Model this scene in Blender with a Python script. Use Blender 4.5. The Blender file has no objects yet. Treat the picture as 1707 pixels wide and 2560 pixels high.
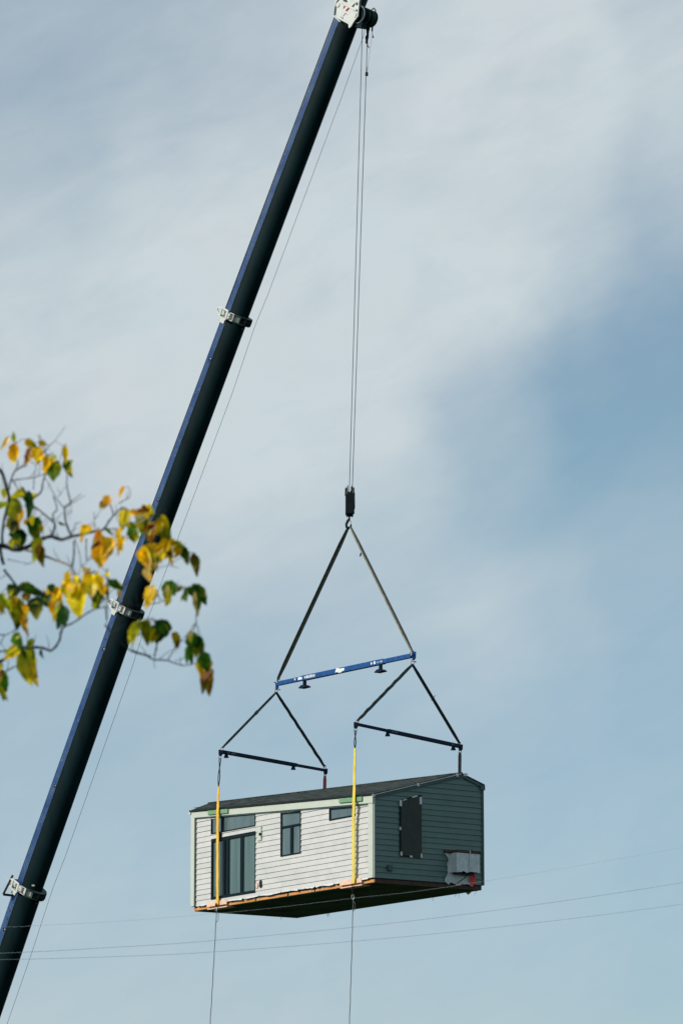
import bpy, math, random
from math import sin, cos, pi, tan, sqrt, atan2
from mathutils import Vector as V3, Matrix
R = random.Random(7)
sc = bpy.context.scene
col = sc.collection

# ------------------------------------------------------------------ camera
CAM = V3((0, 0, 1.7)); PITCH = 0.200; F = 10000.0      # F: focal length in photo pixels (photo 1707 x 2560)
cd = bpy.data.cameras.new('camera'); cam = bpy.data.objects.new('camera', cd); col.objects.link(cam)
cam.location = CAM; cam.rotation_euler = (pi/2 + PITCH, 0, 0)
cd.sensor_fit = 'VERTICAL'; cd.sensor_height = 36; cd.sensor_width = 24; cd.lens = F/2560*36
cd.clip_start = 0.5; cd.clip_end = 20000
cd.dof.use_dof = True; cd.dof.focus_distance = 136; cd.dof.aperture_fstop = 6.4
sc.camera = cam

def ray(px, py):
    u = (1280-py)/F; c, s = cos(PITCH), sin(PITCH)
    return V3(((px-853.5)/F, c-u*s, s+u*c))
def at(px, py, y):
    d = ray(px, py); return CAM + d*(y/d.y)

# ------------------------------------------------------------------ materials
def lin(r, g, b):
    f = lambda c: (c/255/12.92) if c/255 <= .04045 else ((c/255+.055)/1.055)**2.4
    return (f(r), f(g), f(b), 1)
def mat(name, c, rough=.6, metal=0, var=.12, scale=8, bump=0, bscale=40, spec=.5, c2=None, trans=0, stretch=None, thr=(.35,.65)):
    m = bpy.data.materials.new(name); m.use_nodes = True; nt = m.node_tree; N = nt.nodes; Lk = nt.links
    b = N['Principled BSDF']; b.inputs['Roughness'].default_value = rough; b.inputs['Metallic'].default_value = metal
    b.inputs['Specular IOR Level'].default_value = spec
    tc = N.new('ShaderNodeTexCoord'); mp = N.new('ShaderNodeMapping'); Lk.new(tc.outputs['Object'], mp.inputs[0])
    if stretch: mp.inputs['Scale'].default_value = stretch
    n = N.new('ShaderNodeTexNoise'); n.inputs['Scale'].default_value = scale; n.inputs['Detail'].default_value = 6; n.inputs['Roughness'].default_value = .62
    Lk.new(mp.outputs[0], n.inputs['Vector'])
    mr = N.new('ShaderNodeMapRange'); mr.inputs[1].default_value = thr[0]; mr.inputs[2].default_value = thr[1]; Lk.new(n.outputs[0], mr.inputs[0])
    mx = N.new('ShaderNodeMix'); mx.data_type = 'RGBA'
    c = tuple(c[:3]); lo = tuple(x*(1-var) for x in c)+(1,); hi = tuple(min(1, x*(1+var)) for x in c)+(1,)
    if c2: lo = tuple(c)+(1,); hi = tuple(c2[:3])+(1,)
    mx.inputs[6].default_value = lo; mx.inputs[7].default_value = hi
    Lk.new(mr.outputs[0], mx.inputs[0]); Lk.new(mx.outputs[2], b.inputs['Base Color'])
    if bump:
        n2 = N.new('ShaderNodeTexNoise'); n2.inputs['Scale'].default_value = bscale; n2.inputs['Detail'].default_value = 5
        Lk.new(mp.outputs[0], n2.inputs['Vector'])
        bp = N.new('ShaderNodeBump'); bp.inputs['Strength'].default_value = bump; bp.inputs['Distance'].default_value = .03
        Lk.new(n2.outputs[0], bp.inputs['Height']); Lk.new(bp.outputs[0], b.inputs['Normal'])
    return m
MAT = {}
MAT['siding'] = mat('light_siding_paint', (.575,.57,.545), .55, var=.05, scale=3, bump=.15, bscale=30)
MAT['siding2'] = mat('weathered_siding_paint', (.535,.535,.515), .55, var=.06, scale=1.6, bump=.15, bscale=30)
MAT['gable2'] = mat('teal_siding_paint_dull', (.098,.170,.147), .5, var=.08, scale=2.2, bump=.15, bscale=30)
MAT['trim'] = mat('pale_trim_paint', (.54,.58,.50), .5, var=.04, scale=5)
MAT['gable'] = mat('teal_siding_paint', (.106,.182,.158), .5, c2=(.110,.182,.172), scale=.5, bump=.15, bscale=30)
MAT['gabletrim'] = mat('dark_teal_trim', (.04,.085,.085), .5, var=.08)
MAT['frame'] = mat('black_window_frame', (.002,.012,.016), .5, var=.2, spec=.12)
MAT['film'] = mat('brown_mesh_film', (.020,.029,.021), .6, var=.35, scale=2, stretch=(14,14,2))
MAT['black'] = mat('black_metal', (.004,.008,.009), .5, var=.4, scale=6, spec=.25)
MAT['steel'] = mat('galvanised_steel', (.42,.43,.42), .4, .6, var=.2, scale=20)
MAT['wood'] = mat('orange_floor_timber', (.62,.27,.075), .7, var=.22, scale=5, stretch=(1,.25,4))
MAT['pinkwood'] = mat('pale_pine_block', (.80,.55,.40), .7, var=.12, scale=6)
MAT['darkwood'] = mat('shaded_brown_timber', (.065,.035,.025), .8, var=.3, scale=6)
MAT['belly'] = mat('black_belly_membrane', (.040,.100,.064), .8, var=.5, scale=1.2, bump=.4, bscale=3, stretch=(1,.5,1), spec=.15)
MAT['tape'] = mat('white_tape', (.6,.64,.62), .5, var=.08, scale=12)
MAT['foam'] = mat('green_foam', (.17,.33,.18), .8, var=.12, scale=9)
MAT['yellow'] = mat('yellow_webbing', (.80,.43,.02), .7, c2=(.88,.56,.06), scale=3.5, bump=.3, bscale=60)
MAT['yellow2'] = mat('lemon_webbing', (.74,.54,.03), .7, c2=(.86,.70,.12), scale=3.5, bump=.3, bscale=60)
MAT['red'] = mat('maroon_webbing', (.13,.022,.022), .7, var=.25, scale=14)
MAT['darkred'] = mat('black_red_webbing', (.012,.010,.013), .7, c2=(.09,.012,.02), scale=5, thr=(.55,.62))
MAT['sling'] = mat('black_green_sling', (.012,.022,.02), .7, c2=(.05,.07,.06), scale=9, thr=(.5,.75), bump=.4, bscale=40)
MAT['slinglit'] = mat('sunlit_tan_sling', (.17,.17,.12), .8, c2=(.33,.30,.24), scale=5, bump=.3, bscale=40)  # sling colour with sunlight and highlight put in
MAT['beam'] = mat('blue_spreader_paint', (.004,.058,.21), .45, c2=(.010,.088,.29), scale=5, spec=.25)
MAT['navy'] = mat('navy_spreader_paint', (.003,.010,.026), .5, c2=(.004,.018,.05), scale=5, spec=.15)
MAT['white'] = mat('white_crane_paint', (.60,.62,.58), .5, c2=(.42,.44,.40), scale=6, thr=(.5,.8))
MAT['collardark'] = mat('dark_steel_and_shade', (.05,.085,.075), .5, c2=(.012,.026,.024), scale=5, spec=.2)  # collar's shaded half painted dark; also plain dark steel elsewhere
MAT['letter'] = mat('white_lettering', (.85,.87,.85), .5, var=.03)
MAT['letterdim'] = mat('grey_lettering', (.12,.15,.18), .5, var=.2, scale=30)
MAT['redpaint'] = mat('red_sticker', (.26,.004,.012), .5, var=.1, spec=.2)
MAT['redtag'] = mat('red_flag_cloth', (.85,.012,.008), .6, c2=(.95,.03,.01), scale=6)
MAT['rope'] = mat('steel_wire_rope', (.018,.026,.03), .5, c2=(.05,.06,.07), scale=40)
MAT['cable'] = mat('grey_cable', (.16,.20,.21), .6, var=.2)
MAT['wire'] = mat('aluminium_wire', (.55,.62,.62), .6, var=.1)
MAT['wirepale'] = mat('pale_fine_wire', (.85,.88,.88), .6, var=.05)
MAT['tagline'] = mat('tag_line_rope', (.05,.06,.06), .8, c2=(.16,.17,.15), scale=14)
MAT['plastic'] = mat('grey_plastic_wrap', (.62,.68,.67), .4, c2=(.47,.53,.53), scale=7, stretch=(1,1,.3), bump=.6, bscale=14)
MAT['wrap'] = mat('white_house_wrap', (.68,.68,.66), .5, c2=(.4,.42,.42), scale=7, thr=(.5,.75))
MAT['bark'] = mat('grey_bark', (.012,.015,.018), .9, c2=(.045,.042,.04), scale=14, bump=.5, bscale=80)
MAT['barkpale'] = mat('pale_twig_bark', (.30,.23,.18), .8, c2=(.10,.09,.08), scale=18)

def boom_mats():
    # side plate paint: strong blue with scuffs; shell: underside shade painted in as near-black
    m = mat('boom_blue_paint', (.007,.045,.165), .45, c2=(.040,.095,.205), scale=1.1, thr=(.38,.66), stretch=(1,1,1), spec=.2)
    nt = m.node_tree; N = nt.nodes; L = nt.links; b = N['Principled BSDF']
    src = b.inputs['Base Color'].links[0].from_socket
    tc = N.new('ShaderNodeTexCoord'); w = N.new('ShaderNodeTexNoise'); w.inputs['Scale'].default_value = 9; w.inputs['Detail'].default_value = 8; w.inputs['Roughness'].default_value = .75
    w.inputs['Distortion'].default_value = 2.2
    L.new(tc.outputs['Object'], w.inputs['Vector'])
    cr = N.new('ShaderNodeValToRGB'); cr.color_ramp.elements[0].position = .57; cr.color_ramp.elements[0].color = (0,0,0,1); cr.color_ramp.elements[1].position = .68; cr.color_ramp.elements[1].color = (1,1,1,1)
    L.new(w.outputs[0], cr.inputs[0])
    mx = N.new('ShaderNodeMix'); mx.data_type = 'RGBA'; L.new(cr.outputs[0], mx.inputs[0]); L.new(src, mx.inputs[6]); mx.inputs[7].default_value = (.20,.26,.34,1)
    L.new(mx.outputs[2], b.inputs['Base Color'])
    MAT['boomblue'] = m
    MAT['boomshell'] = mat('boom_shaded_shell', (.002,.009,.011), .55, c2=(.004,.018,.022), scale=1.3, stretch=(1,1,.3), spec=.07)
    MAT['boomtop'] = mat('boom_top_plate', (.01,.03,.07), .5, var=.3)
boom_mats()

def glass_mat(name, c, c2, streak):
    m = mat(name, c, .06, c2=c2, scale=1.2, stretch=streak, spec=.6, thr=(.3,.7)); return m
MAT['glass'] = glass_mat('door_glass', (.05,.105,.10), (.11,.17,.16), (1,3,.15))
MAT['glass2'] = glass_mat('window_glass', (.06,.10,.105), (.12,.17,.175), (1,3,.5))

def roof_mat():
    m = bpy.data.materials.new('dark_asphalt_shingles'); m.use_nodes = True; nt = m.node_tree; N = nt.nodes; L = nt.links; b = N['Principled BSDF']
    tc = N.new('ShaderNodeTexCoord'); mp = N.new('ShaderNodeMapping'); mp.inputs['Rotation'].default_value = (0,0,pi/2)
    L.new(tc.outputs['Object'], mp.inputs[0])
    br = N.new('ShaderNodeTexBrick'); br.inputs['Scale'].default_value = 1.0; br.inputs['Brick Width'].default_value = .3; br.inputs['Row Height'].default_value = .14
    br.inputs['Mortar Size'].default_value = .006
    br.inputs['Color1'].default_value = (.018,.026,.024,1); br.inputs['Color2'].default_value = (.065,.078,.068,1); br.inputs['Mortar'].default_value = (.008,.01,.01,1)
    L.new(mp.outputs[0], br.inputs['Vector'])
    n = N.new('ShaderNodeTexNoise'); n.inputs['Scale'].default_value = 25; n.inputs['Detail'].default_value = 5; L.new(tc.outputs['Object'], n.inputs['Vector'])
    mx = N.new('ShaderNodeMix'); mx.data_type = 'RGBA'; mx.blend_type = 'OVERLAY'; mx.inputs[0].default_value = .7
    L.new(br.outputs[0], mx.inputs[6]); L.new(n.outputs[0], mx.inputs[7]); L.new(mx.outputs[2], b.inputs['Base Color'])
    b.inputs['Roughness'].default_value = .95; b.inputs['Specular IOR Level'].default_value = .2
    return m
MAT['roof'] = roof_mat()

def leaf_mat():
    m = bpy.data.materials.new('autumn_leaf'); m.use_nodes = True; nt = m.node_tree; N = nt.nodes; L = nt.links
    N.remove(N['Principled BSDF']); out = N['Material Output']
    at_ = N.new('ShaderNodeAttribute'); at_.attribute_name = 'col'
    tc = N.new('ShaderNodeTexCoord'); n = N.new('ShaderNodeTexNoise'); n.inputs['Scale'].default_value = 22; n.inputs['Detail'].default_value = 4; L.new(tc.outputs['Object'], n.inputs['Vector'])
    mr = N.new('ShaderNodeMapRange'); mr.inputs[1].default_value = .3; mr.inputs[2].default_value = .7; mr.inputs[3].default_value = .6; mr.inputs[4].default_value = 1.6; L.new(n.outputs[0], mr.inputs[0])
    mu = N.new('ShaderNodeVectorMath'); mu.operation = 'SCALE'; L.new(at_.outputs['Color'], mu.inputs[0]); L.new(mr.outputs[0], mu.inputs['Scale'])
    d = N.new('ShaderNodeBsdfDiffuse'); t = N.new('ShaderNodeBsdfTranslucent'); g = N.new('ShaderNodeBsdfGlossy'); g.inputs['Roughness'].default_value = .35
    L.new(mu.outputs[0], d.inputs[0]); L.new(mu.outputs[0], t.inputs[0])
    a = N.new('ShaderNodeMixShader'); a.inputs[0].default_value = .5; L.new(d.outputs[0], a.inputs[1]); L.new(t.outputs[0], a.inputs[2])
    s = N.new('ShaderNodeMixShader'); s.inputs[0].default_value = .012; L.new(a.outputs[0], s.inputs[1]); L.new(g.outputs[0], s.inputs[2])
    L.new(s.outputs[0], out.inputs[0]); return m
MAT['leaf'] = leaf_mat()

# ------------------------------------------------------------------ mesh builder
class MB:
    def __init__(s): s.v = []; s.f = []; s.m = []; s.c = []
    def add(s, vs, fs, mi=0):
        o = len(s.v); s.v += [V3(p) for p in vs]
        for f in fs: s.f.append(tuple(o+i for i in f)); s.m.append(mi)
    def obox(s, c, ax, ay, az, mi=0):                 # centre and three half-axis vectors
        c = V3(c); ax, ay, az = V3(ax), V3(ay), V3(az)
        vs = [c+ax*i+ay*j+az*k for i in (-1,1) for j in (-1,1) for k in (-1,1)]
        s.add(vs, [(0,1,3,2),(4,6,7,5),(0,4,5,1),(2,3,7,6),(0,2,6,4),(1,5,7,3)], mi)
    def box(s, a, b, mi=0):
        a, b = V3(a), V3(b); c = (a+b)/2; h = (b-a)/2
        s.obox(c, (h.x,0,0), (0,h.y,0), (0,0,h.z), mi)
    def bar(s, p, q, w, t, up, mi=0):                 # rectangular bar p->q; width along up, thickness across
        p, q = V3(p), V3(q); d = q-p; n = d.normalized(); u = (V3(up)-n*V3(up).dot(n)).normalized(); x = n.cross(u)
        s.obox((p+q)/2, d/2, u*w/2, x*t/2, mi)
    def prism(s, poly, ext, mi=0):
        n = len(poly); a = [V3(p) for p in poly]; b = [p+V3(ext) for p in a]
        s.add(a+b, [tuple(range(n))[::-1], tuple(range(n,2*n))] + [(i,(i+1)%n,n+(i+1)%n,n+i) for i in range(n)], mi)
    def tube(s, pts, r, n=8, mi=0, cap=True):
        pts = [V3(p) for p in pts]; k = len(pts); rs = r if isinstance(r, (list,tuple)) else [r]*k
        t0 = (pts[1]-pts[0]).normalized(); u = t0.orthogonal().normalized(); vs = []
        for i, p in enumerate(pts):
            t = (pts[min(i+1,k-1)]-pts[max(i-1,0)]).normalized()
            u = (u-t*u.dot(t)).normalized(); w = t.cross(u)
            vs += [p+(u*cos(2*pi*j/n)+w*sin(2*pi*j/n))*rs[i] for j in range(n)]
        fs = [(i*n+j, i*n+(j+1)%n, (i+1)*n+(j+1)%n, (i+1)*n+j) for i in range(k-1) for j in range(n)]
        if cap: fs += [tuple(range(n))[::-1], tuple(range((k-1)*n, k*n))]
        s.add(vs, fs, mi)
    def ribbon(s, pts, w, t, side, mi=0, twist=None):
        pts = [V3(p) for p in pts]; k = len(pts); vs = []
        for i, p in enumerate(pts):
            d = (pts[min(i+1,k-1)]-pts[max(i-1,0)]).normalized()
            u = (V3(side)-d*V3(side).dot(d)).normalized(); x = d.cross(u)
            if twist:
                a = twist[i]; u, x = u*cos(a)+x*sin(a), x*cos(a)-u*sin(a)
            ww = w[i] if isinstance(w, list) else w
            vs += [p+u*ww/2+x*t/2, p-u*ww/2+x*t/2, p-u*ww/2-x*t/2, p+u*ww/2-x*t/2]
        fs = [(i*4+j, i*4+(j+1)%4, i*4+4+(j+1)%4, i*4+4+j) for i in range(k-1) for j in range(4)]
        fs += [(3,2,1,0), tuple(range(4*k-4,4*k))]
        s.add(vs, fs, mi)
    def ring(s, c, nrm, R_, r, arc=(0,2*pi), n=20, m=8, mi=0, ref=None):
        c = V3(c); nn = V3(nrm).normalized(); u = (V3(ref)-nn*V3(ref).dot(nn)).normalized() if ref else nn.orthogonal().normalized(); w = nn.cross(u)
        full = abs(arc[1]-arc[0]-2*pi) < 1e-3
        pts = [c+(u*cos(arc[0]+(arc[1]-arc[0])*i/n)+w*sin(arc[0]+(arc[1]-arc[0])*i/n))*R_ for i in range(n+1)]
        s.tube(pts, r, m, mi, cap=not full)
    def disc(s, c, nrm, prof, n=32, mi=0):            # lathe: prof = [(offset along nrm, radius)...]
        c = V3(c); nn = V3(nrm).normalized(); u = nn.orthogonal().normalized(); w = nn.cross(u); vs = []
        for (o, r) in prof: vs += [c+nn*o+(u*cos(2*pi*j/n)+w*sin(2*pi*j/n))*r for j in range(n)]
        k = len(prof); fs = [(i*n+j, i*n+(j+1)%n, (i+1)*n+(j+1)%n, (i+1)*n+j) for i in range(k-1) for j in range(n)]
        fs += [tuple(range(n))[::-1], tuple(range((k-1)*n, k*n))]
        s.add(vs, fs, mi)
    def build(s, name, mats, parent=None, smooth=False, loc=None, bevel=0):
        if not isinstance(mats, (list, tuple)): mats = [mats]
        me = bpy.data.meshes.new(name)
        off = V3((0,0,0))
        if parent is not None and not parent.get('_local'): off = V3(parent['_o'])
        if loc is not None: off = V3(loc)
        me.from_pydata([tuple(p-off) for p in s.v], [], s.f)
        for m in mats: me.materials.append(MAT[m])
        for p, mi in zip(me.polygons, s.m): p.material_index = mi; p.use_smooth = smooth
        if s.c:
            ca = me.color_attributes.new('col', 'FLOAT_COLOR', 'POINT')
            for i, cc in enumerate(s.c): ca.data[i].color = (*cc[:3], 1)
        me.update()
        import bmesh
        bm = bmesh.new(); bm.from_mesh(me); bmesh.ops.recalc_face_normals(bm, faces=bm.faces); bm.to_mesh(me); bm.free()
        o = bpy.data.objects.new(name, me); col.objects.link(o)
        if parent is not None:
            o.parent = parent
            if '_o' in parent: o['_o'] = tuple(parent['_o']) if not parent.get('_local') else (0,0,0)
            if parent.get('_local'): o['_local'] = 1; o['_o'] = (0,0,0)
        elif loc is not None: o.location = loc; o['_o'] = tuple(loc)
        if smooth:
            try: me.set_sharp_from_angle(angle=math.radians(40))
            except Exception: pass
        if bevel:
            b = o.modifiers.new('bevel', 'BEVEL'); b.width = bevel; b.segments = 2; b.limit_method = 'ANGLE'
        return o
def build_pieces(mb, name, m, parent, **kw):
    n = len(mb.v); par = list(range(n))
    def find(i):
        while par[i] != i: par[i] = par[par[i]]; i = par[i]
        return i
    for f in mb.f:
        for j in f[1:]: par[find(j)] = find(f[0])
    groups = {}
    for f, mi in zip(mb.f, mb.m): groups.setdefault(find(f[0]), []).append((f, mi))
    for g in groups.values():
        q = MB(); ids = sorted({i for f,_ in g for i in f}); mp = {i:k for k,i in enumerate(ids)}
        q.v = [mb.v[i] for i in ids]; q.f = [tuple(mp[i] for i in f) for f,_ in g]; q.m = [mi for _,mi in g]
        q.build(name, m, parent, **kw)
def thing(name, label, cat, loc, group=None, rotz=0, local=False):
    o = bpy.data.objects.new(name, None); col.objects.link(o); o.location = loc; o.rotation_euler = (0,0,rotz)
    o.empty_display_size = .2
    o['label'] = label; o['category'] = cat
    if group: o['group'] = group
    o['_o'] = (0,0,0) if local else tuple(loc)
    if local: o['_local'] = 1
    return o
def tag(o, label, cat, group=None):
    o['label'] = label; o['category'] = cat
    if group: o['group'] = group
    return o

# ------------------------------------------------------------------ house frame
HN = V3((1.07, 130.598, 1.7+14.274)); TH = .983; L_, W_ = 11.32, 4.361
hU = V3((-cos(TH), sin(TH), 0)); hV = V3((sin(TH), cos(TH), 0)); ROT = pi/2 - TH
def w2h(p): d = V3(p)-HN; return V3((d.dot(hV), d.dot(hU), d.z))
def h2w(x, y, z): return HN + hV*x + hU*y + V3((0,0,z))
def on_x(px, py, c):                                    # point on the vertical plane local x = c
    d = ray(px, py); t = (c-(CAM-HN).dot(hV))/d.dot(hV); return CAM+d*t
def on_y(px, py, c):
    d = ray(px, py); t = (c-(CAM-HN).dot(hU))/d.dot(hU); return CAM+d*t
def lw(px, py, c=0): p = w2h(on_x(px, py, c)); return (p.y, p.z)      # long wall coordinates
def gw(px, py, c=0): p = w2h(on_y(px, py, c)); return (p.x, p.z)      # gable coordinates

house = thing('tiny_house', 'pale lap sided tiny house with dark teal gable end hanging from the crane', 'house', HN, rotz=ROT, local=True)
H0, H1, HG = 2.75, 3.385, 3.67; RX0, RX1 = .803*W_, .15*W_
def ztop_long(y): return H0+(H1-H0)*y/L_
def ztop_back(y): return H1+(H0-H1)*y/L_
def ztop_g0(x): return H0+(HG-H0)*x/RX0 if x < RX0 else HG+(H1-HG)*(x-RX0)/(W_-RX0)
def ztop_g1(x): return H1+(HG-H1)*x/RX1 if x < RX1 else HG+(H0-HG)*(x-RX1)/(W_-RX1)

def siding(name, matn, P, D, Nn, ln, ztop, zt_off, course=.184, lip=.026, holes=()):
    # lap boards as real geometry; each board is a thin wedge with a lip at the bottom; holes = openings (a0, a1, z0, z1)
    mb = MB(); P, D, Nn = V3(P), V3(D), V3(Nn); k = 0; step = .5
    xs = sorted(set([0, ln]+[i*step for i in range(int(ln/step)+1)]+[h for q in holes for h in q[:2]]))
    zmax = max(ztop(x) for x in xs)
    while k*course < zmax:
        z0, z1 = k*course, (k+1)*course; jr = random.Random(k*7+len(name)); jo = jr.uniform(.4,3.4); js = jr.random() < .5
        for a, b in zip(xs[:-1], xs[1:]):
            ta, tb = min(z1, ztop(a)-zt_off), min(z1, ztop(b)-zt_off)
            if ta <= z0+.002 and tb <= z0+.002: continue
            ta, tb = max(ta, z0+.001), max(tb, z0+.001)
            segs = [(z0, ta, tb)]
            for q in holes:
                if q[0] <= (a+b)/2 <= q[1]:
                    ns = []
                    for (s0, sa, sb) in segs:
                        if min(sa,sb) <= q[2] or s0 >= q[3]: ns.append((s0, sa, sb)); continue
                        if s0 < q[2]: ns.append((s0, min(sa,q[2]), min(sb,q[2])))
                        if max(sa,sb) > q[3]: ns.append((q[3], max(sa,q[3]+.001), max(sb,q[3]+.001)))
                    segs = ns
            for (s0, sa, sb) in segs:
                bi_ = int(((a+b)/2+3.6-jo)/3.6)+(1 if js else 0); jl = lip+.0035*(bi_%2)
                o = lambda z: jl*(1-(z-z0)/course)+.002
                q0, q1 = P+D*a, P+D*b; U = V3((0,0,1))
                mb.add([q0+U*s0+Nn*o(s0), q1+U*s0+Nn*o(s0), q1+U*sb+Nn*o(sb), q0+U*sa+Nn*o(sa), q0+U*s0-Nn*.02, q1+U*s0-Nn*.02],
                       [(0,1,2,3),(4,5,1,0)], bi_%2)
        k += 1
    return mb.build(name, [matn, matn+'2'], house)

# openings on the long wall
def rect_from(px4, c=0):
    ys = [lw(*p, c) for p in px4]; return min(a[0] for a in ys), max(a[0] for a in ys), min(a[1] for a in ys), max(a[1] for a in ys)
def avg_rect(tl, bl, tr, br):
    a, b, c, d = lw(*tl), lw(*bl), lw(*tr), lw(*br)
    return ((c[0]+d[0])/2, (a[0]+b[0])/2, (b[1]+d[1])/2, (a[1]+c[1])/2)    # y0 (near), y1 (far), z0, z1
WD = {'transom': avg_rect((529.2,2042),(529.6,2085.9),(640.3,2033.6),(640.3,2066.5)),
      'door': avg_rect((529.6,2097),(529.6,2249),(640.3,2078.7),(640.3,2232)),
      'tall': avg_rect((703,2032.1),(703,2142.3),(753.6,2028.3),(753.6,2133.4)),
      'small': avg_rect((824,2021),(824.7,2052.6),(889.3,2014.7),(889.3,2040))}
for k_ in WD: WD[k_] = tuple(WD[k_])
print('openings', {k: tuple(round(x,2) for x in v) for k, v in WD.items()})
holes = list(WD.values())
siding('front_wall', 'siding', (0,.0,0), (0,1,0), (-1,0,0), L_, ztop_long, .03, holes=holes)
GX0, GZ0 = gw(997,2141); GX1, GZ1 = gw(1052,2144); GZT0 = gw(996.5,2000.3)[1]; GZT1 = gw(1052,1986.7)[1]
siding('end_wall', 'gable', (0,0,0), (1,0,0), (0,-1,0), W_, ztop_g0, .02, holes=())
siding('back_wall', 'gable', (W_,0,0), (0,1,0), (1,0,0), L_, ztop_back, .02)
siding('far_end_wall', 'siding', (0,L_,0), (1,0,0), (0,1,0), W_, ztop_g1, .02)
mb = MB()                                                # room interior box behind the glass
mb.box((.45,.3,.06), (W_-.2,L_-.3,.1))
mb.build('interior_floor', 'darkwood', house)

# roof slabs, butted on the ridge
OH = .11
def slab(name, pts, th=.055):
    mb = MB(); a = [V3(p) for p in pts]; n = len(a)
    mb.add(a+[p-V3((0,0,th)) for p in a], [(0,1,2),(0,2,3),(n+2,n+1,n),(n+3,n+2,n)]+[(i,(i+1)%n,n+(i+1)%n,n+i) for i in range(n)])
    return mb.build(name, 'roof', house)
def ext(p, q, d): v = (V3(q)-V3(p)).normalized(); return V3(p)-v*d, V3(q)+v*d
rp0, rp1 = V3((RX0,-.06,HG+.03)), V3((RX1,L_+.06,HG+.03))
fe0, fe1 = V3((-OH,-.06,H0+.0)), V3((-OH,L_+.06,H1+.0))
be0, be1 = V3((W_+.07,-.06,H1+.0)), V3((W_+.07,L_+.06,H0+.0))
slab('roof', [fe0, fe1, rp1, rp0]); slab('roof', [rp0, rp1, be1, be0])
mb = MB(); mb.tube([rp0+V3((0,0,.0)), rp1+V3((0,0,.0))], .035, 6); mb.build('ridge_cap', 'roof', house)
mb = MB()                                                # black drip edge along the front eave
mb.bar(fe0+V3((-.012,-.01,-.02)), fe1+V3((-.012,.01,-.02)), .06, .02, (0,0,1)); mb.build('drip_edge', 'black', house)

def sl(y, x0=-.075, dz=0): return V3((x0, y, ztop_long(y)+dz))
# front fascia (sloping with the eave) + corner boards, proud of the siding
PR = .085
mb = MB(); FH = .235
mb.prism([(-PR,-.03,H0-.055),(-PR,L_+.03,H1-.055),(-PR,L_+.03,H1-.055-.21),(-PR,-.03,H0-.055-.25)], (PR-.035,0,0)); mb.build('fascia', 'trim', house, bevel=.006)
mb = MB(); mb.prism([(-.030,-.0,0),(-.030,.27,0),(-.030,.27,H0-.27),(-.030,0,H0-.28)], (-.030,0,0)); mb.build('corner_board', 'trim', house, bevel=.005)
mb = MB(); mb.prism([(-.03,L_-.22,0),(-.03,L_+.02,0),(-.03,L_+.02,H1-.262),(-.03,L_-.22,H1-.262)], (-.055,0,0)); mb.build('corner_board', 'trim', house, bevel=.005)
mb = MB(); mb.box((W_-.05,-.05,0),(W_+.03,-.03,H1-.08)); mb.build('corner_board', 'gabletrim', house)
mb = MB(); mb.box((-.028,-.034,0),(.012,-.002,H0-.06)); mb.build('corner_bead', 'trim', house)
mb = MB(); mb.box((-.052,L_-.262,0),(-.028,L_-.2205,H1-.30)); mb.build('shade_strip', 'gabletrim', house)  # dark strip painting in the shade beside the left corner board
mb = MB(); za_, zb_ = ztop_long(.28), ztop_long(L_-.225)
mb.prism([(-.034,.28,za_-.345),(-.034,L_-.225,zb_-.305),(-.034,L_-.225,zb_-.262),(-.034,.28,za_-.30)], (-.022,0,0)); mb.build('shade_strip', 'gabletrim', house)  # dark strip painting in the eave shadow below the fascia
# rake trim on the gable
mb = MB()
mb.prism([(0,-.030,H0-.05),(RX0,-.030,HG-.03),(RX0,-.030,HG-.11),(0,-.030,H0-.13)], (0,-.03,0))
mb.prism([(RX0,-.030,HG-.03),(W_+.03,-.030,H1-.05),(W_+.03,-.030,H1-.14),(RX0,-.030,HG-.11)], (0,-.031,0))
build_pieces(mb, 'rake_board', 'gabletrim', house)
mb = MB(); mb.bar((-.05,-.075,H0-.035),(RX0-.05,-.075,HG-.008),.028,.012,(0,0,1)); mb.build('drip_edge', 'steel', house)

# floor
FT = .16
mb = MB(); mb.box((.06,.06,-FT),(W_-.06,L_-.06,-.001)); mb.build('floor_deck', 'belly', house)
mb = MB()                                               # timber rim in boards
y = .03
while y < L_-.05:
    y1 = min(y+R.uniform(1.6,2.6), L_-.03)
    mb.box((.035+R.uniform(-.004,.004), y, -.142), (.059, y1-.012+R.uniform(-.10,0), -.042)); y = y1
build_pieces(mb, 'rim_joist', 'wood', house)
mb = MB(); mb.box((.03,.036,-.16),(W_-.03,.059,-.004)); mb.box((W_-.059,.06,-.16),(W_-.034,L_-.03,-.004)); mb.box((.07,L_-.059,-.16),(W_-.06,L_-.035,-.004)); build_pieces(mb, 'rim_joist', 'darkwood', house)  # unlit sides of the rim, their shade put into darker timber
# ragged white wrap along the front bottom edge and small staples
mb = MB(); y = .3
while y < L_-.2:
    n = R.randint(3,6); ln = R.uniform(.5,1.3)
    if y+ln > L_-.2: break
    top = [(-.034, y+ln*i/n, .03) for i in range(n+1)]; bot = [(-.05-R.uniform(0,.03), y+ln*i/n, -.0-R.uniform(.0,.05)) for i in range(n+1)]
    vs = top+bot; mb.add(vs, [(i,i+1,n+2+i,n+1+i) for i in range(n)])
    y += ln+R.uniform(.02,.25)
build_pieces(mb, 'house_wrap', 'wrap', house)
mb = MB()
for i in range(34):
    y = R.uniform(.4,L_-.4); z = R.uniform(-.14,-.05); s = R.uniform(.01,.022)
    mb.box((.028,y-s/2,z-s),(.0345,y+s/2,z+s))
for y in (L_*.335, L_*.27, .62, L_*.62): mb.prism([(.02,y,.0),(.02,y+.05,.01),(.02,y+.06,-.10),(.02,y+.02,-.13)], (.006,0,0))
build_pieces(mb, 'staple', 'wrap', house)
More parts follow.
